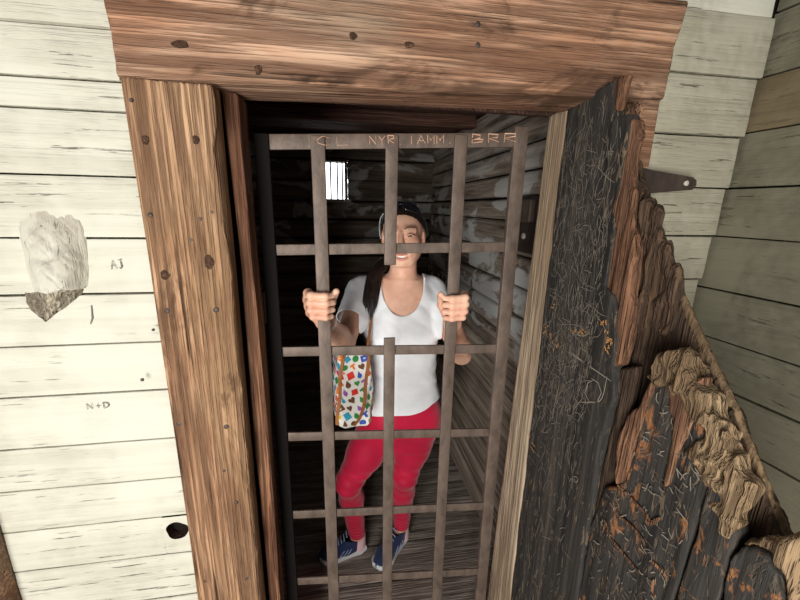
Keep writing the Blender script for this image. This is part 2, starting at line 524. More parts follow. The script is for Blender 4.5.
MAT['backboard'] = wood('weathered_back_board', srgb(46, 36, 28), srgb(86, 66, 50), srgb(112, 88, 68), 2, bump=.9, rings=40, seed=13., blotch=srgb(50, 38, 30))
MAT['rail'] = wood('diagonal_rail_wood', srgb(82, 64, 46), srgb(122, 98, 70), srgb(142, 118, 88), 2, bump=.5, rings=30, seed=15.)

def black_paint(name, wear, gouge):
    t = NT(name, .68, .2)
    vf = t.map((1, 1, .03)); fine = t.noise(vf, 120, 4, .65); med = t.noise(vf, 30, 4, .6, .5)
    col = t.ramp(med, [(.32, srgb(34, 33, 32)), (.58, srgb(60, 57, 54)), (.74, srgb(86, 77, 67))])
    sc = t.noise(t.map((1, 1, .22), rot=(0.25, 0, 0)), 90, 3, .6, 1.)
    msk = t.noise(t.map((1, 1, .6), loc=(2, 4, 1)), 5, 3, .6)
    s1 = t.math('MULTIPLY', t.rng(sc, .56, .64), t.rng(msk, .36, .58))
    col = t.mix(t.math('MULTIPLY', s1, wear), col, srgb(134, 116, 94))
    if gouge:
        g = t.noise(t.map((1, 1, .5), loc=(9, 2, 7)), 24, 5, .7, .8)
        m2 = t.noise(t.map((1, 1, .8), loc=(1, 8, 4)), 4.5, 3, .6)
        s2 = t.math('MULTIPLY', t.rng(g, .555, .62), t.rng(m2, .40, .54))
        col = t.mix(t.math('MULTIPLY', s2, gouge), col, srgb(146, 98, 62))
    t.color(col)
    t.bump(t.math('SUBTRACT', t.math('ADD', fine, med), t.math('MULTIPLY', s1, .8)), .6, .005)
    return t.m
MAT['black'] = black_paint('worn_black_paint', .5, 0)
MAT['black2'] = black_paint('gouged_black_paint', .45, .9)
MAT['scratch'] = NT('scratched_wood', .8, .2).color(srgb(148, 139, 125)).m
MAT['scratch_dark'] = NT('old_scratch', .8, .2).color(srgb(108, 100, 90)).m
MAT['scratch_bright'] = NT('fresh_gouge', .8, .2).color(srgb(196, 142, 86)).m
MAT['pencil'] = NT('pencil_mark', .8, .2).color(srgb(112, 106, 98)).m

def iron(name, c1, c2, rough=.55):
    t = NT(name, rough, .45)
    n = t.noise(t.map((1, 1, .5)), 28, 5, .65, .3); n2 = t.noise(t.obj, 160, 3, .6)
    t.color(t.ramp(n, [(.32, c1), (.66, c2)]))
    t.b.inputs['Metallic'].default_value = .25
    t.bump(t.math('ADD', n, t.math('MULTIPLY', n2, .6)), .35, .003)
    return t.m
MAT['iron'] = iron('rusty_brown_iron', srgb(78, 65, 57), srgb(113, 97, 86))
MAT['iron_dark'] = iron('dark_iron', srgb(52, 44, 40), srgb(76, 64, 57))
MAT['iron_shaded'] = NT('shaded_iron', .8, .08).color(srgb(24, 21, 20)).m  # same iron, with the shadow of the post put into its colour
MAT['nail'] = iron('nail_iron', srgb(50, 42, 38), srgb(84, 70, 60))
MAT['bolt'] = iron('bright_bolt', srgb(190, 180, 168), srgb(220, 212, 200), .35)
MAT['knot'] = wood('knot_wood', srgb(58, 40, 30), srgb(92, 65, 47), srgb(116, 86, 64), 1, bump=.6, seed=20.)
MAT['score'] = NT('scratched_iron', .5, .4).color(srgb(192, 150, 122)).m

def logmat(name, axis, wash, zlo, seed, c=None):
    t = NT(name, .85, .15)
    sf = [1., 1., 1.]; sf[axis] = .05
    v = t.map(tuple(sf), loc=(seed, 0, seed)); a = t.noise(v, 24, 4, .6, .5); b = t.noise(v, 90, 3, .6)
    col = t.ramp(t.math('MULTIPLY_ADD', a, .7, t.math('MULTIPLY', b, .3)), c or [(.34, srgb(56, 48, 40)), (.55, srgb(104, 92, 80)), (.72, srgb(140, 128, 114))])
    if wash:
        p = t.noise(t.map(tuple(.55 if q == axis else 1. for q in range(3)), loc=(seed, 3, 1)), 5.5, 4, .62, .6)
        z = t.math('MULTIPLY', t.rng(t.sep()[2], zlo-.12, zlo+.12), t.rng(t.sep()[2], zlo+.55, zlo+.95, 1., .15))
        f = t.math('MULTIPLY', t.rng(p, .49, .57), z)
        col = t.mix(t.math('MULTIPLY', f, wash), col, srgb(224, 225, 222))
    t.color(col); t.bump(t.math('ADD', a, t.math('MULTIPLY', b, .5)), .7, .008)
    return t.m
MAT['log_y'] = logmat('whitewashed_logs', 1, .9, .98, 3., [(.36, srgb(78, 69, 60)), (.5, srgb(148, 134, 120)), (.64, srgb(188, 176, 162))])
MAT['log_x'] = logmat('dark_logs', 0, .35, 1.35, 9.)

def simple(name, c, rough=.7, spec=.3, n=None, amt=.15, bump=0):
    t = NT(name, rough, spec)
    v = t.noise(t.obj, n or 40, 3, .6)
    t.color(t.ramp(v, [(.3, tuple(x*(1-amt) for x in c)), (.7, tuple(min(1, x*(1+amt)) for x in c))]))
    if bump: t.bump(v, bump, .003)
    return t.m
def skin():
    t = NT('skin', .5, .35)
    v = t.noise(t.obj, 30, 3, .6); w = t.noise(t.obj, 9, 2, .5)
    t.color(t.mix(t.math('MULTIPLY', t.rng(w, .4, .7), .5), t.ramp(v, [(.3, srgb(214, 164, 138)), (.7, srgb(232, 188, 162))]), srgb(214, 152, 128)))
    t.b.inputs['Subsurface Weight'].default_value = .12
    t.b.inputs['Subsurface Radius'].default_value = (.012, .005, .003)
    t.b.inputs['Subsurface Scale'].default_value = .6
    return t.m
MAT['skin'] = skin()
MAT['lip'] = simple('lips', srgb(206, 138, 124), .4)
MAT['nailskin'] = simple('fingernail', srgb(230, 184, 164), .3)
MAT['teeth'] = simple('teeth', srgb(240, 236, 228), .25, amt=.03)
MAT['eye'] = simple('eye_white', srgb(226, 222, 218), .15, amt=.03)
MAT['iris'] = simple('iris', srgb(74, 56, 42), .15)
MAT['pupil'] = simple('pupil', (.01, .01, .01), .1)
def hair():
    t = NT('dark_brown_hair', .42, .5)
    n = t.noise(t.map((1, 1, .15)), 140, 3, .6)
    t.color(t.ramp(n, [(.3, srgb(20, 14, 12)), (.6, srgb(42, 30, 25)), (.8, srgb(74, 56, 46))]))
    t.bump(n, .6, .004); return t.m
MAT['hair'] = hair()
def cloth(name, c, sc=900, bump=.12, amt=.06, rough=.85, sheen=.2):
    t = NT(name, rough, .2)
    n = t.noise(t.obj, 14, 3, .6); w = t.noise(t.obj, sc, 2, .5)
    t.color(t.ramp(n, [(.3, tuple(x*(1-amt) for x in c)), (.7, tuple(min(1, x*(1+amt)) for x in c))]))
    t.b.inputs['Sheen Weight'].default_value = sheen
    t.bump(w, bump, .001); return t.m
MAT['shirt'] = cloth('white_jersey', srgb(238, 240, 243))
MAT['leggings'] = cloth('crimson_stretch', srgb(196, 24, 62), rough=.6)
MAT['sock'] = cloth('pink_sock', srgb(232, 190, 198))
MAT['navy'] = cloth('navy_mesh', srgb(38, 50, 84), 300, .3)
MAT['navy_dark'] = cloth('dark_navy_trim', srgb(24, 30, 50), 300, .3)
MAT['sole'] = simple('white_sole', srgb(214, 214, 216), .5, n=60, amt=.05)
MAT['lace'] = cloth('grey_lace', srgb(150, 160, 186))
MAT['leather'] = simple('tan_leather', srgb(166, 108, 66), .5, .35, 50, .2, .3)
MAT['canvas'] = cloth('white_canvas', srgb(236, 232, 224), 700)
MAT['black_lining'] = cloth('black_lining', (.012, .012, .014))
MAT['lens'] = simple('dark_lens', (.012, .012, .014), .06, .6)
MAT['dark_frame'] = simple('dark_frame', srgb(40, 42, 46), .15, .6)
MAT['glint_frame'] = simple('glint_pale_frame', srgb(188, 192, 196), .25, .5)  # glint on the left temple, painted in as a pale colour
MAT['silver'] = iron('silver_bracelet', srgb(200, 196, 190), srgb(230, 226, 220), .3)
BAGC = [srgb(*c) for c in ((214, 58, 52), (232, 128, 44), (206, 52, 130), (158, 92, 176), (66, 92, 178), (56, 158, 186), (58, 140, 74), (224, 206, 62), (112, 74, 52), (190, 88, 60))]
for i, c in enumerate(BAGC): MAT['bag%d' % i] = simple('print_colour.%03d' % i, c, .8, .2)
# ------------------------------------------------------------------ setting
def wr_x(y, z): return .966 + .093*(z-1.633) - .073*(y-.85)      # the side wall leans a little
YW = .82
def board(mb, x0, x1, z0, z1, mi=0, seed=0, y=YW, gap=.0035, th=.02):
    V, Fc = rbox((x0, y, z0+gap/2), (x1, y+th, z1-gap/2), .03, .002, .0014, 0, seed, 14, 50)
    mb.add(V, Fc, mi)
ZL = [-.10, .02, .14, .26, .38, .50, .62, .755, .866, .974, 1.079, 1.201, 1.312, 1.420, 1.532, 1.648, 1.762, 1.8135, 1.897, 2.03, 2.15, 2.28]
ZR = [-.10, .05, .20, .35, .50, .65, .80, .94, 1.07, 1.20, 1.31, 1.43, 1.543, 1.660, 1.779, 1.907, 2.033, 2.15, 2.28]
mb = MB()
hole_c = np.array([-.4065, .8225]); hole_r = .0255
for i in range(len(ZL)-1):
    z0, z1 = ZL[i], ZL[i+1]
    if z0 >= 2.03: x1 = .98
    elif z0 >= 1.80: x1 = -.385
    else: x1 = -.377
    if z0 < hole_c[1] < z1:
        # the board with a round knot hole
        xa, xb = -1.45, x1; za, zb = z0+.002, z1-.002
        xm = hole_c[0]-.034
        board(mb, xa, xm+.004, z0, z1, 0, i)
        n = 48; inner = []; outer = []
        bx = (xb-hole_c[0], hole_c[0]-xm, zb-hole_c[1], hole_c[1]-za)
        for k in range(n):
            a = 2*math.pi*k/n; c, s = math.cos(a), math.sin(a)
            rr = hole_r*(1+.05*math.sin(3*a+1)+.03*math.sin(5*a))
            inner.append((hole_c[0]+rr*c, hole_c[1]+rr*s*.98))
            t = min((bx[0] if c > 0 else bx[1])/max(abs(c), 1e-6), (bx[2] if s > 0 else bx[3])/max(abs(s), 1e-6))
            outer.append((hole_c[0]+t*c, hole_c[1]+t*s))
        V = [(p[0], YW, p[1]) for p in outer]+[(p[0], YW, p[1]) for p in inner]+[(p[0], YW+.03, p[1]) for p in inner]
        Fq = []
        for k in range(n):
            j = (k+1) % n
            Fq.append((n+k, n+j, j, k)); Fq.append((2*n+k, 2*n+j, n+j, n+k))
        mb.add(V, [f for f in Fq if f[0] < 2*n], 0); mb.add(V, [f for f in Fq if f[0] >= 2*n], 2)
    else:
        board(mb, -1.45, x1, z0, z1, 0, i)
for i in range(len(ZR)-1):
    z0, z1 = ZR[i], ZR[i+1]
    if z0 >= 2.03: continue
    x0 = .716 if z0 < 1.84 else .738
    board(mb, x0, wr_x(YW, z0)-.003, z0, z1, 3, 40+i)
# solid wall behind the boards
for lo, hi in (((-1.5, .845, FLOOR), (-.232, .94, 2.3)), ((.72, .845, FLOOR), (1.2, .94, 2.3)), ((-.232, .845, 2.03), (.72, .94, 2.3))):
    V, Fc = rbox(lo, hi, .5, .002); mb.add(V, Fc, 1)
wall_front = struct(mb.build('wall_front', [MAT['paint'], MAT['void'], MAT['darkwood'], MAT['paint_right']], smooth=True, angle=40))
# burl on the boards, painted over
def burl():
    us = np.linspace(0, 102, 150); vs = np.linspace(198, 328, 170)
    V = []; S = []; T = []
    for v in vs:
        for u in us:
            lip = 292-(u-30)*.10+1.5*math.sin(u*.25)
            left = 4+(v-205)*.30; right = 91-.0016*(v-262)**2
            n = float(fbm(u*.07, v*.07, 3, 5, 3)); n2 = float(vnoise((u+v)*.03, (v*1.2-u)*.11, 1, 8))
            H = -.004
            if v <= lip:
                e = min(1, max(0, (u-left)/26))*min(1, max(0, (right-u)/18))
                e = e*e*(3-2*e); g = max(0, (v-212)/78); g = g*g*(3-2*min(1, g))
                e *= min(1, max(0, (v-204)/30))
                H = -.002+e*(.005+.026*g)+e*(.0035*n+.005*abs(n2))
            else:
                ang = math.atan2(v-258, u-104); rad = math.hypot(v-258, u-104)
                e = min(1, max(0, (u-24)/10))*min(1, max(0, (86-u)/10))*min(1, max(0, (324-abs(u-46)*.75-v)/16))
                H = -.003+e**.6*.011+e*(.0026*math.sin(ang*60+2.5*n)+.0016*n)
            p = onY(u, v, YW)
            V.append((p[0], YW-H, p[2])); S.append(H+.0004); T.append(v-lip)
    m, n_ = len(vs), len(us)
    Fc = [(j*n_+i, (j+1)*n_+i, (j+1)*n_+i+1, j*n_+i+1) for j in range(m-1) for i in range(n_-1)]
    T = np.array(T)
    V0 = np.array(V)
    V, Fc = clip(V, Fc, S)
    tt = [T[np.argmin(((V0[:, ::2]-V[list(f)].mean(0)[::2])**2).sum(1))] for f in Fc]
    o = mk('burl', V, Fc, [MAT['burl'], MAT['burl_bare']], wall_front, smooth=True, midx=[1 if q > 0 else 0 for q in tt])
    o['label'] = 'knobbly painted-over burl bulging from the white boards'
burl()
# pencil writing on the boards
mb = MB()
def wall3(u, v): return (u, YW-.0025, v)
def write(mb, txt, p0, p1, hgt, w, to3, mi=0, jit=.06):
    """hand lettering from p0 to p1 in a surface frame"""
    p0 = np.array(p0, float); p1 = np.array(p1, float); e = (p1-p0); L = np.linalg.norm(e); e /= L; nn = np.array([-e[1], e[0]])
    st = L/len(txt)
    for k, ch in enumerate(txt):
        if ch == ' ' or ch not in GLYPH: continue
        for line in GLYPH[ch]:
            pts = [p0+e*(k*st+st*.72*(a+random.uniform(-jit, jit)))+nn*hgt*(b+random.uniform(-jit, jit)) for a, b in line]
            ribbon(mb, pts, w, to3, mi)
a, b = onY(112, 269, YW), onY(127, 268, YW); write(mb, 'AJ', (a[0], a[2]), (b[0], b[2]), .018, .0024, wall3)
a, b = onY(88, 409, YW), onY(113, 407, YW); write(mb, 'N+D', (a[0], a[2]), (b[0], b[2]), .014, .0024, wall3)
for pts in ([(92, 305), (93, 318), (91, 324)],):
    ribbon(mb, [(onY(x, y, YW)[0], onY(x, y, YW)[2]) for x, y in pts], .003, wall3)
o = mb.build('handwriting', [MAT['pencil']], wall_front); o['label'] = 'letters AJ and N+D scribbled on the white boards'

# side wall, right
nrm = np.array([1, .073, -.093]); cc = .966+.073*.85-.093*1.633
def onR(x, y): d = ray(x, y); t = (cc-nrm@CAM)/(nrm@d); return CAM+d*t
zr = sorted([float(onR(*p)[2]) for p in ((765, 17), (753, 80), (733, 135), (720, 189), (702, 235), (688, 284), (704, 335), (740, 397), (775, 468))])
ZS = [FLOOR, .1, .3, .5, .7]
while ZS[-1] > zr[0]-.06: ZS.pop()
ZS += zr
ZS += [zr[-1]+.14, zr[-1]+.28]
mb = MB()
for i in range(len(ZS)-1):
    V, Fc = rbox((0, -.95, ZS[i]+.002), (.02, .838, ZS[i+1]-.002), .03, .002, .0014, 1, 80+i, 14, 60)
    V[:, 0] += wr_x(V[:, 1], V[:, 2])
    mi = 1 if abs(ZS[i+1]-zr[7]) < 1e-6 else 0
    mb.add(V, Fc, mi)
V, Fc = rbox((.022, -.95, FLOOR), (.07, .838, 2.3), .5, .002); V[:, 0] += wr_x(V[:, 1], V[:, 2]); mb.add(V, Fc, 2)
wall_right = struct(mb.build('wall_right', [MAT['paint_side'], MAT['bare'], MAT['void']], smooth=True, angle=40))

# cell: log walls, ceiling and floor
def log(mb, lo, hi, axis, seed, mi=0):
    V, Fc = rbox(lo, hi, .06, .022, .007, axis, seed, 7, 50); mb.add(V, Fc, mi)
XR, YB = .745, 3.04
mb = MB()
ZG = [-.10, .06, .22, .38, .53, .67, .80, .92, 1.035, 1.150, 1.271, 1.41, 1.553, 1.651, 1.755, 1.858, 1.96, 2.08]
for i in range(len(ZG)-1): log(mb, (XR, .96, ZG[i]+.004), (XR+.13, YB, ZG[i+1]-.004), 1, 120+i)
V, Fc = rbox((XR+.03, .96, FLOOR), (XR+.15, YB, 2.1), .5, .002); mb.add(V, Fc, 1)
struct(mb.build('wall_cell_right', [MAT['log_y'], MAT['void']], smooth=True, angle=50))
mb = MB()
for i in range(len(ZG)-1): log(mb, (-1.28, .95, ZG[i]+.004), (-1.15, YB, ZG[i+1]-.004), 1, 150+i)
V, Fc = rbox((-1.30, .95, FLOOR), (-1.18, YB, 2.1), .5, .002); mb.add(V, Fc, 1)
struct(mb.build('wall_cell_left', [MAT['log_y'], MAT['void']], smooth=True, angle=50))
mb = MB()
WX0, WX1, WZ0, WZ1 = -.178, .082, 1.645, 1.95
ZK = [-.10, .05, .20, .35, .50, .645, .79, .93, 1.07, 1.21, 1.355, 1.50, 1.645, 1.80, 1.95, 2.08]
for i in range(len(ZK)-1):
    if WZ0-.01 < ZK[i] and ZK[i+1] < WZ1+.01:
        segs = [(-1.28, WX0), (WX1, XR+.13)]
    else: segs = [(-1.28, XR+.13)]
    for q, (a, b) in enumerate(segs):
        log(mb, (a, YB, ZK[i]+.003), (b, YB+.16, ZK[i+1]-.003), 0, 180+i*2+q)
        V, Fc = rbox((a+.004, YB+.03, ZK[i]-.002), (b-.004, YB+.14, ZK[i+1]+.002), .5, .002); mb.add(V, Fc, 1)
struct(mb.build('wall_back', [MAT['log_x'], MAT['void']], smooth=True, angle=50))
mb = MB()
for a in (WX0+.004, WX1-.024):
    V, Fc = rbox((a, YB-.012, WZ0-.02), (a+.02, YB+.10, WZ1+.01), .1, .003, .001, 2, 3); mb.add(V, Fc)
V, Fc = rbox((WX0+.02, YB-.01, WZ1-.016), (WX1-.02, YB+.10, WZ1+.004), .1, .003); mb.add(V, Fc)
V, Fc = rbox((WX0-.02, YB-.03, WZ0-.012), (WX1+.02, YB+.10, WZ0+.012), .1, .003); mb.add(V, Fc, 1)  # sill in pale paint: sunlight on it is put into the colour
win = struct(mb.build('window_1', [MAT['log_x'], MAT['paint']], smooth=True, angle=40))
for x in (-.105, -.050, .002, .040):
    V, Fc = tube([(x, YB+.05, WZ0+.006), (x, YB+.05, WZ1-.012)], .0065, 10)
    mk('bar', V, Fc, MAT['iron_dark'], win, smooth=True, angle=50)
mb = MB()
y = .94; i = 0
while y < YB+.1:
    V, Fc = rbox((-1.3, y+.003, 2.085), (1.0, min(y+.17, YB+.16)-.003, 2.115), .12, .004, .002, 0, 220+i); mb.add(V, Fc); y += .17; i += 1
V, Fc = rbox((-1.3, .945, 2.118), (1.0, YB+.16, 2.15), .5, .002); mb.add(V, Fc, 1)
for yj in (1.35, 2.05, 2.75):
    V, Fc = rbox((-1.14, yj, 2.02), (XR-.005, yj+.07, 2.083), .12, .006, .003, 0, 240+int(yj*10)); mb.add(V, Fc)
struct(mb.build('ceiling', [MAT['ceil'], MAT['void']], smooth=True, angle=40))
mb = MB()
y = -1.6; i = 0
while y < YB:
    V, Fc = rbox((-1.6, y+.003, FLOOR-.04), (1.4, y+.197-.003, FLOOR), .06, .004, .0022, 0, 260+i, 12, 55); mb.add(V, Fc); y += .197; i += 1
V, Fc = rbox((-1.6, -1.6, FLOOR-.08), (1.4, YB+.1, FLOOR-.045), .5, .002); mb.add(V, Fc, 1)
struct(mb.build('floor', [MAT['floor'], MAT['void']], smooth=True, angle=40))
# corner timber at the left
V, Fc = rbox((-.95, .775, FLOOR), (-.766, .818, 2.2), .05, .004, .002, 2, 300)
struct(mk('trim_1', V, Fc, MAT['header'], smooth=True, angle=40))

# ------------------------------------------------------------------ door frame
fr = thing('door_frame', (.17, .87, FLOOR), 'weathered brown timber frame of heavy posts and lintel around the barred doorway', 'door frame')
V, Fc = rbox((-.384, .80, 1.828), (.725, .935, 2.02), .02, .006, .0035, 0, 310, 16, 70)
V[:, 2] += .0225*(V[:, 0]-.09)
V[:, 0] += np.where(V[:, 0] > .5, (V[:, 2]-1.88)*.11*(V[:, 0]-.5)/.22, 0)
mk('lintel', V, Fc, MAT['header'], fr, smooth=True, angle=40)
V, Fc = rbox((-.376, .80, FLOOR), (-.221, .842, 1.816), .022, .005, .0032, 2, 320, 16, 90)
e = np.clip((V[:, 0]+.25)/.03, 0, 1)*np.clip((.82-V[:, 1])/.02, 0, 1)
V[:, 0] -= e*np.abs(fbm(V[:, 2]*6, 0, 1, 33, 4))*.010
mk('post', V, Fc, MAT['post'], fr, smooth=True, angle=40)
V, Fc = rbox((.668, .80, FLOOR), (.713, .93, 1.842), .03, .004, .002, 2, 330, 14, 60)
mk('post', V, Fc, MAT['header'], fr, smooth=True, angle=40)
V, Fc = rbox((-.2205, .862, FLOOR), (-.190, .936, 1.818), .02, .005, .005, 2, 340, 22, 90)
mk('jamb', V, Fc, MAT['jamb'], fr, smooth=True, angle=45)['label'] = 'narrow reddish jamb with a splintered edge'
V, Fc = rbox((.556, .905, FLOOR), (.600, .995, 1.846), .03, .008, .003, 2, 350, 12, 80)
V[:, 1] += np.clip((V[:, 1]-.91)/.08, 0, 1)*(1.84-V[:, 2])*.050
mk('jamb', V, Fc, MAT['pale'], fr, smooth=True, angle=45)['label'] = 'pale bare timber jamb'
V, Fc = rbox((-.1885, .957, 1.835), (.55, .985, 1.99), .05, .004, .003, 0, 360)
mk('inner_lintel', V, Fc, MAT['darkwood'], fr, smooth=True, angle=45)
for x, y, r in ((150, 215, 4), (200, 219, 3), (212, 212, 3), (167, 311, 4.5), (216, 310, 5), (179, 424, 4.5), (226, 427, 4.5), (236, 503, 4), (205, 581, 3.5), (246, 579, 4), (142, 380, 3), (191, 240, 3), (131, 100, 3), (478, 24, 4.5), (478, 45, 4.5), (153, 330, 2.5), (224, 471, 3)):
    p = onY(x, y, .80)
    V, Fc = disc((p[0], .8025, p[2]), (0, -1, 0), r*.52*.00225, .0035)
    mk('nail', V, Fc, MAT['nail'], fr, smooth=True, angle=40)
for x, y, a, b in ((209, 262, 6, 9), (165, 275, 6, 6), (196, 140, 4, 6), (353, 36, 5, 4), (409, 45, 6, 4), (258, 70, 4, 6), (180, 44, 9, 4), (145, 140, 4, 6)):
    p = onY(x, y, .80)
    V = [(p[0]+a*.0015*math.cos(t)*(1+.15*math.sin(3*t+x)), .7990, p[2]+b*.0015*math.sin(t)*(1+.12*math.sin(2*t+y))) for t in np.linspace(0, 2*math.pi, 25)[:-1]]
    V2 = [(p[0]+(v[0]-p[0])*.8, .7986, p[2]+(v[2]-p[2])*.8) for v in V]; V3 = [(v[0], .806, v[2]) for v in V]
    n = 24
    Fq = [(k, (k+1) % n, n+(k+1) % n, n+k) for k in range(n)]+[(2*n+k, 2*n+(k+1) % n, (k+1) % n, k) for k in range(n)]+[tuple(range(n, 2*n))]
    mk('knot', np.array(V+V2+V3), Fq, MAT['knot'], fr, smooth=True, angle=60)

# ------------------------------------------------------------------ iron gate
YG = .95
gt = thing('jail_gate', (.147, YG, FLOOR), 'rusty brown flat-bar iron grille door with one bar sawn through, gripped by the woman', 'gate')
def flat(name, x0, z0, x1, z1, w, y0, y1, mat, seed, lab=None):
    """flat iron bar from (x0,z0) to (x1,z1)"""
    L = math.hypot(x1-x0, z1-z0)
    V, Fc = rbox((-w/2, y0, 0), (w/2, y1, L), .03, .0018, .0009, 2, seed, 12, 60)
    ex = np.array([x1-x0, 0, z1-z0])/L; en = np.array([ex[2], 0, -ex[0]])
    W = np.array([x0, 0, z0])+V[:, :1]*en+V[:, 2:]*ex; W[:, 1] = V[:, 1]
    o = mk(name, W, Fc, mat, gt, smooth=True, angle=40)
    if lab: o['label'] = lab
    return o
BA, BB, BC = -.0425, .1325, .3035
zb = -.085
ends = [((264, 142), (524, 140)), ((272, 250), (512, 247)), ((279, 352), (496, 349)), ((288, 437), (488, 433)), ((291, 515), (480, 507)), ((296, 582), (474, 573))]
rows = [(onY(*a, YG)[2], onY(*b, YG)[2]) for a, b in ends]+[(.20, .195), (-.05, -.055)]
def row_z(i, x): a, b = rows[i]; return a+(b-a)*(x+.168)/.63
for i in range(len(rows)):
    flat('cross_bar', -.168, row_z(i, -.168), .462, row_z(i, .462), .034 if i == 0 else .027, YG, YG+.007, MAT['iron'], 400+i)
flat('stile', -.169, zb, -.169, row_z(0, -.169)+.018, .033, YG-.007, YG+.009, MAT['iron_shaded'], 410, 'hinge-side stile coloured dark as if in the post shadow')
flat('stile', .464, zb, .461, row_z(0, .462)+.03, .036, YG-.007, YG+.009, MAT['iron'], 411)
flat('vertical_bar', BA+.001, zb, BA, row_z(0, BA)+.012, .033, YG-.0075, YG-.0002, MAT['iron'], 412)
flat('vertical_bar', BC, zb, BC, row_z(0, BC)+.012, .033, YG-.0075, YG-.0002, MAT['iron'], 413)
flat('vertical_bar', BB-.001, onY(390, 265, YG)[2], BB, row_z(0, BB)+.012, .031, YG-.0075, YG-.0002, MAT['iron'], 414, 'short upper stub of the sawn bar')
flat('vertical_bar', BB, zb, BB-.002, onY(389, 337, YG)[2], .031, YG-.0075, YG-.0002, MAT['iron'], 415, 'lower length of the sawn bar')
def gate3(u, v): return (u, YG-.0012 if all(abs(u-b) > .019 for b in (BA, BB, BC, .462)) else YG-.0090, v)
for txt, xa, xb in (('CL', 318, 356), ('NYR.', 370, 406), ('IAMM.', 408, 456), ('BRR', 472, 520)):
    a, b = onY(xa, 147-.02*(xa-262), YG), onY(xb, 147-.02*(xb-262), YG)
    mb = MB(); write(mb, txt, (a[0], a[2]), (b[0], b[2]), .019, .0030 if txt != 'CL' else .0014, gate3)
    mb.build('scratched_lettering', [MAT['score']], gt)['label'] = 'letters %s scratched into the top bar' % txt
for z in (.35, 1.35):
    V, Fc = tube([(-.188, YG-.002, z-.04), (-.188, YG-.002, z+.04)], .006, 10)
    mk('hinge_pin', V, Fc, MAT['iron_dark'], gt, smooth=True, angle=40)

# lock keeper on the log wall beside the gate
p = onX(527, 222, XR)
kp = thing('lock_keeper', (XR, p[1], p[2]), 'small rusty iron lock keeper on the log wall right of the gate', 'lock keeper')
V, Fc = rbox((XR-.012, p[1]-.10, p[2]-.12), (XR+.004, p[1]+.10, p[2]+.10), .05, .003, .001, 2, 5); mk('plate', V, Fc, MAT['iron_dark'], kp, smooth=True, angle=40)
for a, b in ((-.07, .085), (.02, .085)):
    pass
V, Fc = rbox((XR-.035, p[1]-.075, p[2]+.0), (XR-.012, p[1]+.075, p[2]+.085), .05, .004, .001, 2, 6); mk('lock_box', V, Fc, MAT['iron'], kp, smooth=True, angle=40)
V, Fc = disc((XR-.012, p[1]-.01, p[2]-.055), (-1, 0, 0), .012, .008); mk('bolt', V, Fc, MAT['bolt'], kp, smooth=True, angle=40)

# strap hinge on the frame
hg = thing('strap_hinge', (.74, .797, 1.668), 'dark tapering iron strap hinge sticking out past the right door post', 'hinge')
poly = [(.672, 1.700), (.715, 1.693), (.822, 1.681), (.834, 1.674), (.836, 1.663), (.828, 1.653), (.715, 1.642), (.672, 1.638)]
n = len(poly)
V = [(x, .788, z) for x, z in poly]+[(x, .7955, z) for x, z in poly]
Fc = [tuple(range(n))[::-1], tuple(range(n, 2*n))]+[(k, (k+1) % n, n+(k+1) % n, n+k) for k in range(n)]
mk('strap', V, Fc, MAT['iron_dark'], hg)
V, Fc = disc((.806, .788, 1.667), (0, -1, 0), .006, .004); mk('bolt', V, Fc, MAT['bolt'], hg, smooth=True, angle=40)
V, Fc = tube([(.806, .795, 1.667), (.806, .823, 1.667)], .0045, 10); mk('bolt', V, Fc, MAT['iron_dark'], hg, smooth=True, angle=40)
# ------------------------------------------------------------------ broken plank door, swung open towards us
XD = .55
dr = thing('plank_door', (XD, .88, FLOOR), 'broken black-painted plank door carved with graffiti, standing open right of the gate', 'door')
def dy(pts, X=XD): return [tuple(onX(x, y, X)[1:]) for x, y in pts]
zbt = FLOOR+.03
def part(name, poly, x0, x1, mat, lab=None, **kw):
    V, Q = slab(poly, x0, x1, **kw)
    o = mk(name, V, Q, mat, dr, smooth=True)
    if lab: o['label'] = lab
    return o
# first plank: black face
p1_right = [(614, 79), (612, 112), (611, 124), (615, 117), (627, 115), (629, 124), (624, 158), (620, 182), (616, 202), (614, 232), (609, 256), (604, 286), (612, 296), (615, 308), (617, 338), (612, 366), (614, 400), (608, 412), (600, 440), (596, 462), (590, 512), (583, 545)]
top1 = [(567, 109), (590, 94)]
P1 = [(.900, zbt), (.900, 1.815)] + dy(top1) + dy(p1_right) + [(.585, zbt)]
part('plank', P1, XD, XD+.03, MAT['black'], 'tall plank with chipped black paint and carvings', h=.0035, amp=.0012, edge=.0025, seed=1, rnd=.003)
# torn brown wood along its broken edge
S1 = dy([(616, 78), (625, 76), (633, 74), (628, 95), (624, 112), (612, 113), (611, 125)], XD+.018)
part('torn_edge', S1, XD+.004, XD+.022, MAT['splinter'], h=.003, amp=.003, edge=.005, seed=2, rnd=.006)
S2 = dy([(629, 119), (636, 117), (643, 119), (645, 135), (641, 154), (638, 186), (640, 190), (640, 228), (642, 256), (639, 292), (640, 306), (638, 330), (629, 364), (613, 366), (617, 338), (615, 306), (604, 288), (609, 256), (614, 232), (616, 202), (620, 182), (624, 158)], XD+.024)
part('torn_edge', S2, XD+.006, XD+.030, MAT['splinter'], h=.003, amp=.006, edge=.006, seed=3, rnd=.008)
S3 = dy([(612, 368), (630, 366), (628, 382), (624, 400), (618, 440), (608, 470), (592, 520), (588, 522), (596, 470), (604, 430), (612, 400)])
part('torn_edge', S3, XD+.012, XD+.032, MAT['backboard'], h=.003, amp=.005, edge=.004, seed=4, rnd=.006)
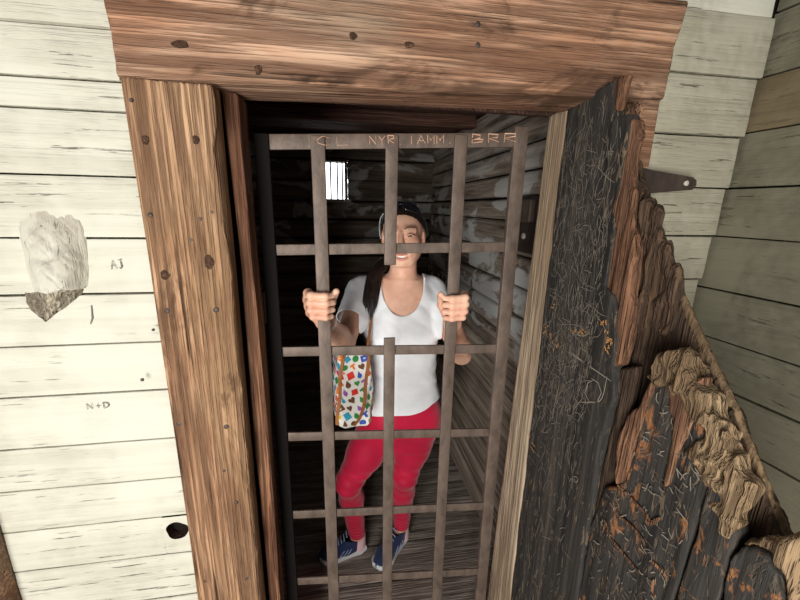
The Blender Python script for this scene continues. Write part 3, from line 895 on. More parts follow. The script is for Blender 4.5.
# second plank and its gnawed end
P2 = dy([(640, 406), (650, 384), (660, 364), (668, 380), (690, 392), (700, 410), (710, 424), (700, 450), (712, 462), (709, 474), (698, 504), (688, 542), (672, 600)]) + [(.455, zbt), (.565, zbt)] + dy([(577, 600), (585, 545), (600, 488), (616, 486), (623, 480), (629, 460), (635, 440)])
part('plank', P2, XD+.004, XD+.032, MAT['black2'], 'broken plank with black paint and orange gouges', h=.0035, amp=.0025, edge=.004, seed=5, rnd=.004)
P3 = dy([(712, 474), (716, 488), (724, 508), (734, 534), (727, 558), (716, 600)]) + [(.40, zbt), (.452, zbt)] + dy([(675, 600), (691, 542), (701, 504)])
part('plank', P3, XD+.002, XD+.032, MAT['black2'], h=.0035, amp=.0025, edge=.003, seed=6, rnd=.004)
P4 = dy([(740, 548), (752, 545), (765, 556), (775, 575), (782, 600)]) + [(.315, zbt), (.396, zbt)] + dy([(720, 600), (731, 562)])
part('plank', P4, XD, XD+.032, MAT['black2'], h=.0035, amp=.0025, edge=.004, seed=7, rnd=.004)
S4 = dy([(740, 546), (757, 540), (775, 535), (800, 527), (840, 512), (860, 600)]) + [(.22, zbt), (.312, zbt)] + dy([(790, 620), (780, 585), (768, 556), (754, 547)])
part('torn_edge', S4, XD+.004, XD+.032, MAT['chewed'], h=.0035, amp=.006, edge=.006, seed=8, rnd=.008, lump=.004)
C2 = dy([(660, 362), (672, 351), (690, 348), (704, 355), (704, 370), (702, 378), (712, 386), (722, 394), (723, 410), (733, 420), (739, 436), (739, 450), (752, 464), (760, 486), (757, 505), (745, 520), (738, 534), (729, 532), (722, 505), (716, 488), (709, 480), (711, 464), (698, 452), (709, 426), (698, 410), (690, 396), (668, 386), (655, 386)], XD+.020)
part('gnawed_end', C2, XD-.006, XD+.034, MAT['chewed'], 'pale gnawed wood along the broken end', h=.003, amp=.003, edge=.006, seed=9, rnd=.014, lump=.011, lsc=30)
W2 = dy([(668, 384), (682, 380), (700, 378), (697, 408), (692, 418), (686, 430), (678, 452), (668, 484), (660, 490), (666, 465), (671, 440), (672, 418), (667, 410)])
part('torn_strip', W2, XD-.002, XD+.03, MAT['splinter'], h=.003, amp=.004, edge=.004, seed=10, rnd=.006)
E2 = dy([(659, 362), (666, 362), (655, 384), (644, 412), (640, 430), (634, 442), (628, 462), (622, 482), (616, 485), (613, 470), (616, 441), (625, 415), (637, 408), (648, 384)])
part('torn_edge', E2, XD-.001, XD+.030, MAT['splinter'], h=.003, amp=.006, edge=.005, seed=11, rnd=.007)
# boards of the layer behind
X2 = .588
B1 = dy([(596, 120), (634, 118), (648, 186), (655, 208), (664, 213), (664, 230), (669, 240), (675, 263), (688, 294), (700, 320), (723, 371), (744, 410), (790, 520), (830, 600)], X2+.024) + [(.27, zbt), (.62, zbt)] + dy([(590, 560)], X2)
part('backing_board', B1, X2, X2+.024, MAT['backboard'], 'dark weathered boards of the layer behind', h=.004, amp=.005, edge=.006, seed=12, rnd=.006)
B2 = dy([(640, 190), (650, 198), (664, 213), (662, 235), (672, 258), (684, 292), (676, 330), (660, 350), (646, 372), (634, 380), (636, 330), (640, 300), (641, 256)], X2)
part('splintered_layer', B2, X2-.006, X2+.014, MAT['backboard'], h=.0035, amp=.007, edge=.008, seed=13, rnd=.01, lump=.006)
R1 = dy([(684, 291), (690, 294), (744, 408), (790, 518), (838, 620), (824, 620), (778, 524), (733, 416), (700, 345), (680, 304)], .604)
part('diagonal_brace', R1, .590, .606, MAT['rail'], 'smooth lighter diagonal brace', h=.0035, amp=.0012, edge=.001, seed=14, rnd=.016)
# carvings: strokes scratched through the paint
mb = MB()
def door3(u, v): return (XD-.0022, u, v)
P1c = np.array(P1)
def inside(p, poly):
    return polysdf(np.array(p[0]), np.array(p[1]), poly) < -.006
def stroke(px, py, L, ang, w, mi, curv=.4, poly=P1c, off=0.):
    c = onX(px, py, XD)[1:]
    pts = []; a = ang; p = np.array(c); n = 6
    for k in range(n):
        pts.append(p.copy()); p = p+np.array([math.cos(a), math.sin(a)])*L/n; a += random.uniform(-curv, curv)
    if all(inside(q, poly) for q in pts): ribbon(mb, pts, w, (lambda u, v: (XD-.0022+off, u, v)), mi)
for k in range(1700):
    py = random.choice([random.uniform(110, 600), random.gauss(250, 70), random.gauss(370, 50)])
    cx = 566+(py-110)*-.135; px = cx+random.uniform(-8, 60)
    stroke(px, py, random.uniform(.01, .055)*(1.6 if random.random() < .15 else 1), math.pi/2+random.gauss(0, .22) if random.random() < .7 else random.uniform(0, 6.3), random.uniform(.0006, .0012), random.choice([0, 0, 1, 1]), random.choice([.04, .1, .5]))
for px, py in ((552, 306), (546, 331), (550, 335), (556, 340), (547, 327), (556, 348), (582, 333), (586, 334), (604, 325), (606, 326), (609, 338), (611, 343), (609, 349), (575, 334), (610, 335)):
    for q in range(3): stroke(px+random.uniform(-2, 2), py+random.uniform(-3, 3), random.uniform(.006, .016), random.uniform(0, 6.3), .0028, 2, .6)
for pts in ([(569, 352), (590, 366), (612, 381)], [(572, 352), (592, 368)], [(608, 376), (604, 395), (598, 402), (580, 402)], [(576, 334), (584, 336), (590, 333)], [(527, 432), (531, 438)], [(532, 442), (536, 447)], [(531, 446), (535, 453)], [(560, 384), (556, 402), (553, 420)], [(592, 378), (600, 384), (602, 396), (594, 404), (586, 396), (588, 384), (594, 380)]):
    ribbon(mb, spline(dy(pts), 8), .0022, door3, 0 if pts[0][0] not in (527, 532, 531) else 2)
a = dy([(604, 151), (616, 151)]); write(mb, 'zka', (a[0][0], a[0][1]), (a[1][0], a[1][1]), .010, .0016, door3)
a = dy([(569, 476), (580, 476)]); write(mb, 'MD', (a[0][0], a[0][1]), (a[1][0], a[1][1]), .014, .0018, door3)
P2c = np.array(P2)
for k in range(320):
    stroke(random.uniform(590, 705), random.uniform(385, 600), random.uniform(.006, .03), random.uniform(0, 6.3), random.uniform(.0008, .002), random.choice([0, 1, 1]), .6, P2c, .003)
for pts in ([(617, 485), (630, 498), (645, 514), (650, 522)], [(610, 503), (618, 516), (628, 524), (640, 536), (646, 548)], [(606, 527), (610, 538), (618, 548), (640, 575)], [(650, 560), (662, 572), (668, 580)], [(643, 514), (648, 524), (660, 518)], [(616, 498), (620, 512)], [(700, 545), (704, 560), (703, 566)], [(655, 598), (652, 588), (654, 580)], [(604, 520), (608, 530)]):
    ribbon(mb, spline(dy(pts), 8), .007, lambda u, v: (XD+.0006, u, v), 3)
o = mb.build('carving', [MAT['scratch'], MAT['scratch_dark'], MAT['scratch_bright'], MAT['splinter']], dr); o['label'] = 'pale scratched graffiti strokes'
# ------------------------------------------------------------------ the woman behind the bars
TH = math.radians(9)          # trunk turned a little towards the camera
E1 = np.array([math.cos(TH), -math.sin(TH), 0]); E2 = np.array([math.sin(TH), math.cos(TH), 0])
def J(x, y, Y): return onY(x, y, Y)
A = lambda *v: np.array(v, float)
SHR, SHL = A(.082, 1.365, 1.288), A(.352, 1.385, 1.283)
ELR, ELL = A(.012, 1.20, 1.150), A(.432, 1.205, 1.085)
HZR, HZL = 1.352, 1.338
WRR = A(BA+.000, YG+.060, HZR-.062); WRL = A(BC+.024, YG+.060, HZL-.066)
HPR, HPL = A(.172, 1.42, .70), A(.330, 1.42, .70)
KNR, KNL = A(.020, 1.415, .415), A(.276, 1.420, .425)
ANR, ANL = A(.062, 1.535, -.020), A(.288, 1.555, -.020)
trunk_st = [(.60, .252, 1.43, .120, .090), (.68, .252, 1.428, .160, .112), (.76, .252, 1.42, .158, .112), (.84, .250, 1.41, .143, .102),
            (.93, .247, 1.395, .122, .090), (1.02, .243, 1.382, .122, .090), (1.12, .236, 1.370, .136, .100), (1.20, .230, 1.365, .142, .100),
            (1.27, .226, 1.364, .132, .086), (1.315, .230, 1.362, .100, .068), (1.34, .235, 1.358, .062, .054)]
ctr = A(.236, 1.37, 0)
def tr(u, v, z): return ctr*A(1, 1, 0) + E1*u + E2*v + A(0, 0, z)
trunk = [P_loft(trunk_st, TH),
         P_cone(A(.226, 1.36, 1.318), SHR, .044, .047, .03), P_cone(A(.234, 1.362, 1.318), SHL, .044, .047, .03)]
for s in (-1, 1): trunk.append(P_ell(tr(s*.062, -.068, 1.135), (.058, .046, .060), .03))
arms_up = [P_cone(SHR, ELR, .046, .034, .025), P_cone(SHL, ELL, .046, .034, .025)]
arms_lo = [P_cone(ELR, ELR*.62+WRR*.38, .034, .036, .015), P_cone(ELR*.62+WRR*.38, WRR, .036, .0235, .015),
           P_cone(ELL, ELL*.62+WRL*.38, .034, .036, .015), P_cone(ELL*.62+WRL*.38, WRL, .036, .0235, .015)]
legs = []
for H, K, N, s in ((HPR, KNR, ANR, -1), (HPL, KNL, ANL, 1)):
    legs += [P_cone(H+A(0, 0, .02), H*.5+K*.5, .090, .074, .04), P_cone(H*.5+K*.5, K, .074, .054, .03), P_ell(K+A(0, -.012, 0), (.046, .050, .055), .02)]
    cf = K*.68+N*.32+A(0, .022, 0)
    legs += [P_cone(K, cf, .050, .052, .02), P_cone(cf, N, .052, .034, .02), P_cone(N, N+A(0, 0, -.045), .034, .036, .015)]
legs += [P_ell(tr(-.075, .085, .70), (.085, .075, .09), .04), P_ell(tr(.085, .085, .70), (.085, .075, .09), .04)]
# head frame
HC = A(.226, 1.312, 1.506); HY = math.radians(14); HR = math.radians(-3)
h1 = A(math.cos(HY), -math.sin(HY), 0); h2 = A(math.sin(HY), math.cos(HY), 0); h3 = A(0, 0, 1)
h1, h3 = h1*math.cos(HR)-h3*math.sin(HR), h3*math.cos(HR)+h1*math.sin(HR)
HM = np.stack([h1, h2, h3], 1)
def hd(x, y, z): return HC + HM@A(x, y, z)
neck = [P_cone(A(.236, 1.36, 1.30), hd(0, .030, -.055), .053, .047, .025)]
def E_(c, r, k, op='+'): return P_ell(hd(*c), r, k, op, HM)
def Cn(a, b, ra, rb, k, op='+'): return P_cone(hd(*a), hd(*b), ra, rb, k, op)
head = [E_((0, .016, .024), (.072, .090, .082), .02), E_((0, -.026, -.036), (.060, .062, .066), .025), E_((0, -.064, -.090), (.024, .020, .016), .018),
        Cn((-.047, .01, -.052), (-.022, -.054, -.086), .021, .018, .025), Cn((.047, .01, -.052), (.022, -.054, -.086), .021, .018, .025)]
for s in (-1, 1):
    head += [E_((s*.036, -.060, -.028), (.023, .021, .022), .030), Cn((s*.020, -.0785, .022), (s*.044, -.067, .021), .0075, .0065, .022),
             E_((s*.031, -.0955, .002), (.017, .0125, .0090), .008, '-')]
head += [Cn((0, -.082, .010), (0, -.104, -.028), .0075, .0105, .008), E_((0, -.104, -.031), (.011, .010, .009), .006)]
for s in (-1, 1):
    head += [E_((s*.0125, -.093, -.034), (.0075, .009, .007), .006), E_((s*.006, -.102, -.040), (.0035, .004, .003), .002, '-')]
    e = [(s*.0175, -.080, .0025), (s*.025, -.0868, .0072), (s*.034, -.0868, .0076), (s*.0455, -.076, .0015)]
    for a, b in zip(e, e[1:]): head.append(Cn(a, b, .0030, .0030, .002))
    e = [(s*.0175, -.080, .0010), (s*.026, -.0860, -.0036), (s*.036, -.0850, -.0036), (s*.0455, -.076, .0005)]
    for a, b in zip(e, e[1:]): head.append(Cn(a, b, .0026, .0026, .003))
    head += [E_((s*.0735, .014, -.008), (.007, .016, .028), .008), E_((s*.080, .008, -.003), (.004, .009, .016), .003, '-')]
head.append(E_((0, -.092, -.0655), (.026, .016, .0062), .003, '-'))
lipu = [(-.029, -.071, -.0565), (-.014, -.086, -.0585), (0, -.0895, -.0600), (.014, -.086, -.0585), (.029, -.071, -.0565)]
lipl = [(-.027, -.072, -.0605), (-.014, -.0835, -.0725), (0, -.0870, -.0755), (.014, -.0835, -.0725), (.027, -.072, -.0605)]
lips = []
for L, r in ((lipu, .0028), (lipl, .0036)):
    for i, (a, b) in enumerate(zip(L, L[1:])):
        lips.append(Cn(a, b, r*(.7 if i == 0 else 1), r*(.7 if i == 3 else 1), .003))
head += [Cn((-.030, -.070, -.058), (-.026, -.076, -.060), .006, .006, .008), Cn((.030, -.070, -.058), (.026, -.076, -.060), .006, .006, .008)]
head += lips

def hand(c, s, wr):
    """fist around a bar whose centre is c; s = -1 for knuckles on the left of the picture, +1 on the right"""
    out = []; tips = []
    zs = (.029, .0105, -.0085, -.0265); rr = (.0096, .0098, .0094, .0084); ln = (1.0, 1.06, 1.02, .88)
    L = lambda x, y, z: c + A(-s*x*-1 if False else s*x, y, z)
    palm = []
    for i in range(4):
        z = zs[i]; r = rr[i]; q = ln[i]
        mcp = L(.041-.002*abs(i-1), .016+.002*i, z); pip = L(.030*q, -.0185, z+.001); dip = L(-.006*q, -.0200, z-.0015); tip = L(-.0225*q, -.0065, z-.003)
        out += [P_cone(mcp, pip, r*1.12, r*1.02, .004 if i else .006), P_cone(pip, dip, r*1.02, r*.92, .006), P_cone(dip, tip, r*.92, r*.82, .007)]
        tips.append((tip, r))
        palm.append(P_cone(mcp, L(.010, .040, -.020-.009*i), r*1.25, .0155, .010))
    palm += [P_cone(L(.012, .040, -.020), wr, .019, .0225, .015), P_cone(L(.018, .036, -.036), wr, .018, .0225, .015),
             P_ell(L(.008, .034, -.004), (.024, .014, .032), .012)]
    th = [P_cone(L(.000, .044, -.030), L(-.018, .036, -.004), .0165, .0135, .010), P_cone(L(-.018, .036, -.004), L(-.026, .019, .022), .0125, .0112, .006), P_cone(L(-.026, .019, .022), L(-.034, -.003, .036), .0108, .0086, .005)]
    return palm+th, out, tips
hRp, hRf, tR = hand(A(BA, YG-.003, HZR), -1, WRR)
hLp, hLf, tL = hand(A(BC, YG-.003, HZL), 1, WRL)
def bodyfield(g):
    g.eval(trunk); g.eval(neck); g.eval(head)
    g2 = Grid.__new__(Grid); g2.__dict__.update(g.__dict__); g2.f = np.full_like(g.f, .2)
    g2.eval(arms_up); g2.eval(arms_lo)
    k = .02; a, d = g.f, g2.f; h = np.clip(.5+.5*(a-d)/k, 0, 1); g.f = a*(1-h)+d*h-k*h*(1-h)
    g.eval(legs)
    for P, Fg in ((hRp, hRf), (hLp, hLf)):
        g.eval(P)
        g3 = Grid.__new__(Grid); g3.__dict__.update(g.__dict__); g3.f = np.full_like(g.f, .2)
        for i in range(0, 12, 3):
            g4 = Grid.__new__(Grid); g4.__dict__.update(g.__dict__); g4.f = np.full_like(g.f, .2)
            g4.eval(Fg[i:i+3]); g3.f = np.minimum(g3.f, g4.f)
        k = .006; a, d = g.f, g3.f; h = np.clip(.5+.5*(a-d)/k, 0, 1); g.f = a*(1-h)+d*h-k*h*(1-h)
    return g
def boxs(V, lo, hi):
    lo, hi = np.array(lo), np.array(hi)
    return np.minimum(V-lo, hi-V).min(1)
BOX = [((BA-.075, YG-.04, HZR-.075), (BA+.060, YG+.095, HZR+.06)), ((BC-.060, YG-.04, HZL-.075), (BC+.080, YG+.095, HZL+.06)), ((.125, 1.18, 1.395), (.33, 1.435, 1.64))]
g = bodyfield(Grid((-.10, .90, FLOOR+.02), (.52, 1.66, 1.64), .0048))
V, Q = g.mesh()
s = np.full(len(V), 1.)
for lo, hi in BOX: s = np.minimum(s, -boxs(V, np.array(lo)+.001, np.array(hi)-.001))
V, Fc = clip(V, Q, s)
mb = MB(); mb.add(V, Fc, 0)
for (lo, hi), h in zip(BOX, (.0021, .0021, .0021)):
    gg = bodyfield(Grid(np.array(lo)-.01, np.array(hi)+.01, h))
    V, Q = gg.mesh(); V, Fc = clip(V, Q, boxs(V, lo, hi))
    mi = 0
    if h == .0021 and lo[2] > 1.38:
        mb.add(V, Fc, 0)
    else: mb.add(V, Fc, 0)
PB = np.array([.20, 1.50, FLOOR])
person = mb.build('person', [MAT['skin']], None, PB, smooth=True)
person['label'] = 'smiling woman in white T-shirt and crimson leggings gripping the jail gate bars from inside'
person['category'] = 'person'

# eyes, teeth, brows, fingernails
for s in (-1, 1):
    c = hd(s*.0315, -.0718, .0018); n, m = 14, 20
    gz = hd(s*.0315-.004, -.2, .006)-c; gz /= np.linalg.norm(gz)
    ux = np.cross(gz, A(0, 0, 1)); ux /= np.linalg.norm(ux); uy = np.cross(ux, gz)
    V = [c+gz*.0122]; Fq = []; mi = []
    for i in range(1, n):
        a = math.pi*i/n if i > 4 else (.0, .19, .40, .46, .62)[i]
        for k in range(m): V.append(c+.0122*(math.cos(a)*gz+math.sin(a)*(math.cos(2*math.pi*k/m)*ux+math.sin(2*math.pi*k/m)*uy)))
    V.append(c-gz*.0122)
    for k in range(m): Fq.append((0, 1+k, 1+(k+1) % m)); mi.append(2)
    for i in range(n-2):
        for k in range(m): Fq.append((1+i*m+k, 1+(i+1)*m+k, 1+(i+1)*m+(k+1) % m, 1+i*m+(k+1) % m)); mi.append(1 if i < 2 else 0)
    for k in range(m): Fq.append((len(V)-1, 1+(n-2)*m+(k+1) % m, 1+(n-2)*m+k)); mi.append(0)
    mk('eye', V, Fq, [MAT['eye'], MAT['iris'], MAT['pupil']], person, smooth=True, midx=mi)
    pth = spline([hd(s*.014, -.0872, .0255), hd(s*.025, -.0870, .0300), hd(s*.037, -.0805, .0305), hd(s*.048, -.0680, .0240)], 12)
    V, Fc = tube(pth, np.linspace(.0017, .0008, 12), 7); mk('eyebrow', V, Fc, MAT['hair'], person, smooth=True)
    pth = spline([hd(s*.0175, -.0825, .0045), hd(s*.025, -.0893, .0088), hd(s*.034, -.0891, .0092), hd(s*.0465, -.0775, .0030)], 10)
    V, Fc = tube(pth, .0011, 6); mk('eyelashes', V, Fc, MAT['hair'], person, smooth=True)
V = []; nT = 14
for i in range(nT+1):
    t = (i/nT*2-1); x = t*.022; y = -.0835+.011*t*t
    for z in (-.0565, -.0715+.005*t*t): V.append(hd(x, y, z))
    for z in (-.0715+.005*t*t, -.0565): V.append(hd(x, y+.004, z))
Fc = []
for i in range(nT):
    for k in range(4): Fc.append((i*4+k, i*4+(k+1) % 4, i*4+4+(k+1) % 4, i*4+4+k))
lm = []
for L_, r_ in ((lipu, .0034), (lipl, .0042)):
    pth = spline([hd(x_, y_-.0006, z_) for x_, y_, z_ in L_], 24)
    a_, b_ = tube(pth, r_*np.sin(np.linspace(.28, math.pi-.28, 24))**.7, 10); lm.append((a_, b_))
mbp = MB()
for a_, b_ in lm: mbp.add(a_, b_)
mbp.build('lips', [MAT['lip']], person, smooth=True)
mk('teeth', V, Fc, MAT['teeth'], person, smooth=True)

# shirt: a shell over the trunk and upper arms
def wrinkle(x, y, z):
    return .0030*vnoise(x*10+z*5, y*9, z*26-x*10, 61)+.0016*vnoise(x*30, y*22, z*48+x*30, 62)
g = Grid((-.03, 1.12, .70), (.50, 1.53, 1.40), .004)
g.eval(trunk); g.eval([P_cone(A(.236, 1.36, 1.30), hd(0, .030, -.055), .053, .050, .025)])
g2 = Grid((-.03, 1.12, .70), (.50, 1.53, 1.40), .004)
slv = [P_cone(SHR, SHR*.45+ELR*.55, .050, .052, .025), P_cone(SHL, SHL*.45+ELL*.55, .050, .052, .025)]
g2.eval(slv); k = .022; h = np.clip(.5+.5*(g.f-g2.f)/k, 0, 1); g.f = g.f*(1-h)+g2.f*h-k*h*(1-h)
x, y, z = g.xyz()
loose = .006+.010*np.clip((1.02-z)/.2, 0, 1)+.004*np.clip((1.1-np.abs(z-1.0)*8), 0, 1)
fold = .006*np.clip((.95-z)/.15, 0, 1)*np.sin(28*(x*E1[0]+y*E1[1])+9*y+2*vnoise(x*5, y*5, z*4, 3))
fold = fold+.0024*np.clip((1.0-np.abs(z-.93)/.12), 0, 1)*np.sin(z*95+x*22)
fold = fold+.0035*np.clip((1.0-np.abs(z-1.24)/.07), 0, 1)*np.sin(60*z+70*np.abs(x-.235))
g.f = (g.f-loose-fold-wrinkle(x, y, z)).astype(np.float32)
V, Q = g.mesh()
u = (V[:, 0]-ctr[0])*E1[0]+(V[:, 1]-ctr[1])*E1[1]; v = (V[:, 0]-ctr[0])*E2[0]+(V[:, 1]-ctr[1])*E2[1]
front = v < .005
sc_f = np.sqrt(((u-.002)/.080)**2+((V[:, 2]-1.335)/.118)**2)-1
sc_b = np.sqrt(((u-.002)/.080)**2+((V[:, 2]-1.345)/.045)**2)-1
w = np.clip((v+.03)/.05, 0, 1)
s = ((sc_f*(1-w)+sc_b*w)*.08)
s = np.minimum(s, 1.338-V[:, 2]+np.where(np.abs(u) > .06, .05, 0))
hem = .795+.008*np.sin(u*14+.6)+.030*np.clip(u/.13, -.3, 1)**3+.006*u/.13
s = np.minimum(s, V[:, 2]-hem)
for S, E in ((SHR, ELR), (SHL, ELL)):
    ax = (E-S); L = np.linalg.norm(ax); ax /= L; t = (V-S)@ax
    rad = np.linalg.norm(V-S-t[:, None]*ax, axis=1)
    s = np.minimum(s, np.where((rad < .075) & (t > .02) & (np.abs(u) > .146), L*.56-t, 1))
V, Fc = clip(V, Q, s)
sh = mk('shirt', V, Fc, MAT['shirt'], person, smooth=True); sh['label'] = 'white scoop-neck T-shirt'
md = sh.modifiers.new('thickness', 'SOLIDIFY'); md.thickness = .0025; md.offset = 1
# neckline, hem and sleeve edge bands follow the cut edges
def edges_of(Fc):
    cnt = {}
    for f in Fc:
        for a, b in zip(f, f[1:]+f[:1]):
            k = (min(a, b), max(a, b)); cnt[k] = cnt.get(k, 0)+1
    return [k for k, c in cnt.items() if c == 1]
def loops(Fc):
    nb = {}
    for a, b in edges_of(Fc): nb.setdefault(a, []).append(b); nb.setdefault(b, []).append(a)
    seen = set(); out = []
    for st in nb:
        if st in seen: continue
        L = [st]; seen.add(st); cur = st
        while True:
            nx = [q for q in nb[cur] if q not in seen]
            if not nx: break
            cur = nx[0]; seen.add(cur); L.append(cur)
        out.append(L)
    return out
for L in loops(Fc):
    if len(L) < 40: continue
    P = V[L]; P = np.vstack([P, P[:1]])
    for _ in range(6): P[1:-1] = (P[:-2]+P[2:]+2*P[1:-1])/4
    a, b = tube(P[::2], .0028, 6, False)
    mk('hem_binding' if P[:, 2].mean() < 1 else 'neckline_binding' if P[:, 2].max()-P[:, 2].min() > .1 and abs(P[:, 0].mean()-.236) < .06 else 'sleeve_binding', a, b, MAT['shirt'], sh, smooth=True)

# leggings
lo, hi = (-.09, 1.27, -.06), (.47, 1.66, .90)
g = Grid(lo, hi, .004); g.eval([P_loft(trunk_st, TH)]); g.eval(legs)
x, y, z = g.xyz()
kn = np.exp(-((z-.43)/.07)**2)
g.f = (g.f-.0035-.0022*kn*np.sin(z*130+x*40)-.0012*vnoise(x*16, y*16, z*34, 71)-.002*np.exp(-((z-.05)/.05)**2)*np.sin(z*260)).astype(np.float32)
V, Q = g.mesh()
V, Fc = clip(V, Q, np.minimum(.865-V[:, 2], V[:, 2]-.010))
lg = mk('leggings', V, Fc, MAT['leggings'], person, smooth=True); lg['label'] = 'tight crimson leggings'

# socks and shoes
def shoe(K, toe, heel, lab):
    toe = A(*toe, FLOOR); heel = A(*heel, FLOOR); f = toe-heel; L = np.linalg.norm(f); f /= L; sd = A(-f[1], f[0], 0)
    N = K
    prof = lambda t: np.interp(t, [0, .12, .3, .5, .72, .9, 1.0], [.030, .039, .038, .041, .050, .043, .020])
    def W(t, u, z): return heel+f*(t*L)+sd*u+A(0, 0, z)
    def ring(t, w, z, sc=1.): return None
    # sole: outline extruded, a little rocker at the toe
    ts = np.linspace(0, 1, 30); out = [(t, prof(t)) for t in ts]+[(t, -prof(t)) for t in ts[::-1]]
    n = len(out); rows_ = [(.94, 0.001), (1.03, .008), (1.05, .020), (1.0, .030)]
    V = []
    for sc, z in rows_:
        for t, w in out: V.append(W((t-.5)*(1+(sc-1)*.35)+.5, w*sc, z+.012*max(0, (t-.8)/.2)**2+.006*max(0, (.12-t)/.12)))
    Fc = [tuple(range(n))[::-1], tuple(range((len(rows_)-1)*n, len(rows_)*n))]
    for r in range(len(rows_)-1):
        for k in range(n): Fc.append((r*n+k, r*n+(k+1) % n, (r+1)*n+(k+1) % n, (r+1)*n+k))
    # upper as a signed distance shape
    def c(t, u, z): return W(t, u, z)
    pr = [P_cone(c(.14, 0, .045), c(.42, 0, .045), .037, .041, .02), P_cone(c(.42, 0, .045), c(.74, 0, .036), .041, .040, .02), P_cone(c(.74, .009, .034), c(.88, 0, .030), .038, .030, .02), P_cone(c(.74, -.009, .034), c(.86, 0, .030), .038, .030, .02),
          P_cone(c(.20, 0, .05), c(.24, 0, .105), .036, .041, .02), P_cone(c(.28, 0, .09), c(.62, 0, .045), .036, .030, .025)]
    lo = np.minimum(toe, heel)-.07; hi = np.maximum(toe, heel)+A(.07, .07, .16)
    lo[2] = FLOOR-.02
    g = Grid(lo, hi, .0035).eval(pr)
    V2, Q2 = g.mesh()
    cc_ = c(.22, 0, .094)
    V2, F2 = clip(V2, Q2, np.minimum(V2[:, 2]-(FLOOR+.024), (FLOOR+.098+.0*V2[:, 2])-V2[:, 2]+np.clip(((V2-heel)@f/L-.42)*-.10, -.02, .03)*0))
    up = mk('shoe', V2, F2, MAT['navy'], person, smooth=True); up['label'] = lab
    md = up.modifiers.new('thickness', 'SOLIDIFY'); md.thickness = .003; md.offset = -1
    s_ = mk('sole', V, Fc, MAT['sole'], up, smooth=True, angle=50); s_['label'] = 'white rubber sole'
    # laces across the instep
    dep = Grid(lo, hi, .0035).eval(pr)
    def top(t, u):
        p = c(t, u, 0); i, j = [int(round((p[a]-dep.lo[a])/dep.h)) for a in (0, 1)]
        col = dep.f[i, j]; k = np.nonzero(col < 0)[0]
        return A(p[0], p[1], dep.lo[2]+dep.h*(k[-1]+.5) if len(k) else FLOOR+.05)
    mbl = MB()
    for t in (.40, .46, .52, .58, .64):
        pts = np.array([top(t+.02*q, u)+A(0, 0, .001) for q, u in ((0, -.021), (.3, -.012), (.6, 0), (.8, .012), (1, .021))])
        a, b = tube(spline(pts, 9), .0028, 6); mbl.add(a, b)
    mbl.build('laces', [MAT['lace']], up, smooth=True)
    # toe guard and side stripes
    for q in (-1, 1):
        mbs = MB()
        for t0 in (.34, .42, .50):
            pts = [top(t0+.10*w, q*(.030+.004*w))*A(1, 1, 0)+A(0, 0, FLOOR+.035+.03*(1-w)) for w in np.linspace(0, 1, 6)]
            # push out to the surface
            P = []
            for p in pts:
                o_ = p.copy()
                for st in range(20):
                    ii = [int(round((o_[a]-dep.lo[a])/dep.h)) for a in range(3)]
                    if dep.f[ii[0], ii[1], ii[2]] > 0: break
                    o_ = o_+sd*q*.002
                P.append(o_)
            a, b = tube(np.array(P), .0022, 6); mbs.add(a, b)
        mbs.build('side_stripes', [MAT['lace']], up, smooth=True)
    # sock
    g = Grid(N-A(.06, .06, .08), N+A(.06, .06, .07), .004).eval([P_cone(N+A(0, 0, .05), N+A(0, 0, -.06), .0385, .0395, .01)])
    V3, Q3 = g.mesh(); V3, F3 = clip(V3, Q3, np.minimum(N[2]+.040-V3[:, 2], V3[:, 2]-N[2]+.05))
    mk('sock', V3, F3, MAT['sock'], person, smooth=True)
shoe(ANR, (-.128, 1.500), (.098, 1.548), 'navy running shoe turned sideways')
shoe(ANL, (.142, 1.408), (.314, 1.594), 'navy running shoe pointing at the viewer')

# hair: cap pulled back, ponytail over her right shoulder
pr = [E_((0, .018, .026), (.0785, .0965, .0865), .01), E_((0, .050, -.022), (.066, .062, .060), .03), E_((.0, .098, -.012), (.026, .026, .030), .02)]
g = Grid(HC-A(.13, .13, .13), HC+A(.13, .16, .13), .0026).eval(pr)
x, y, z = g.xyz()
lx = [(x-HC[0])*HM[0, i]+(y-HC[1])*HM[1, i]+(z-HC[2])*HM[2, i] for i in range(3)]
ang = np.arctan2(lx[0], lx[2]+.03)
g.f = (g.f-.0016*vnoise(ang*26, lx[1]*6, lx[2]*2, 91)-.0010*vnoise(ang*60, lx[1]*8, 0*lx[2], 92)).astype(np.float32)
V, Q = g.mesh()
Lc = (V-HC)@HM
s = Lc[:, 2]-(.086-.98*(Lc[:, 1]+.080))-.012*np.clip(np.abs(Lc[:, 0])-.035, 0, 1)*0-.10*np.clip(np.abs(Lc[:, 0])-.045, 0, .03)*-1
s = np.minimum(s, np.where(np.abs(Lc[:, 0]) > .06, Lc[:, 2]+.045-np.clip(.02-Lc[:, 1], 0, .2)*0, 1))
V, Fc = clip(V, Q, s)
mb = MB(); mb.add(V, Fc)
pony = spline([hd(0, .112, -.020), hd(-.045, .100, -.075), A(.138, 1.335, 1.375), A(.118, 1.300, 1.325), A(.103, 1.272, 1.270), A(.098, 1.258, 1.215)], 30)
for k in range(260):
    a = random.uniform(0, 6.283); r = math.sqrt(random.random()); ph = random.uniform(0, 6)
    end = random.randint(22, 30)
    P = []
    for i in range(end):
        t = i/29.; w = .010+.017*math.sin(min(1, t*1.25)*math.pi*.62)
        if t > .8: w *= 1-(t-.8)*2.6
        P.append(pony[i]+r*w*A(math.cos(a+t*1.2), .75*math.sin(a+t*1.2), .3*math.sin(a))+A(.002*math.sin(9*t+ph), .002*math.cos(8*t+ph), 0))
    V, Fc = tube(np.array(P), np.concatenate([np.full(end-5, .0021), np.linspace(.0020, .0005, 5)]), 5); mb.add(V, Fc)
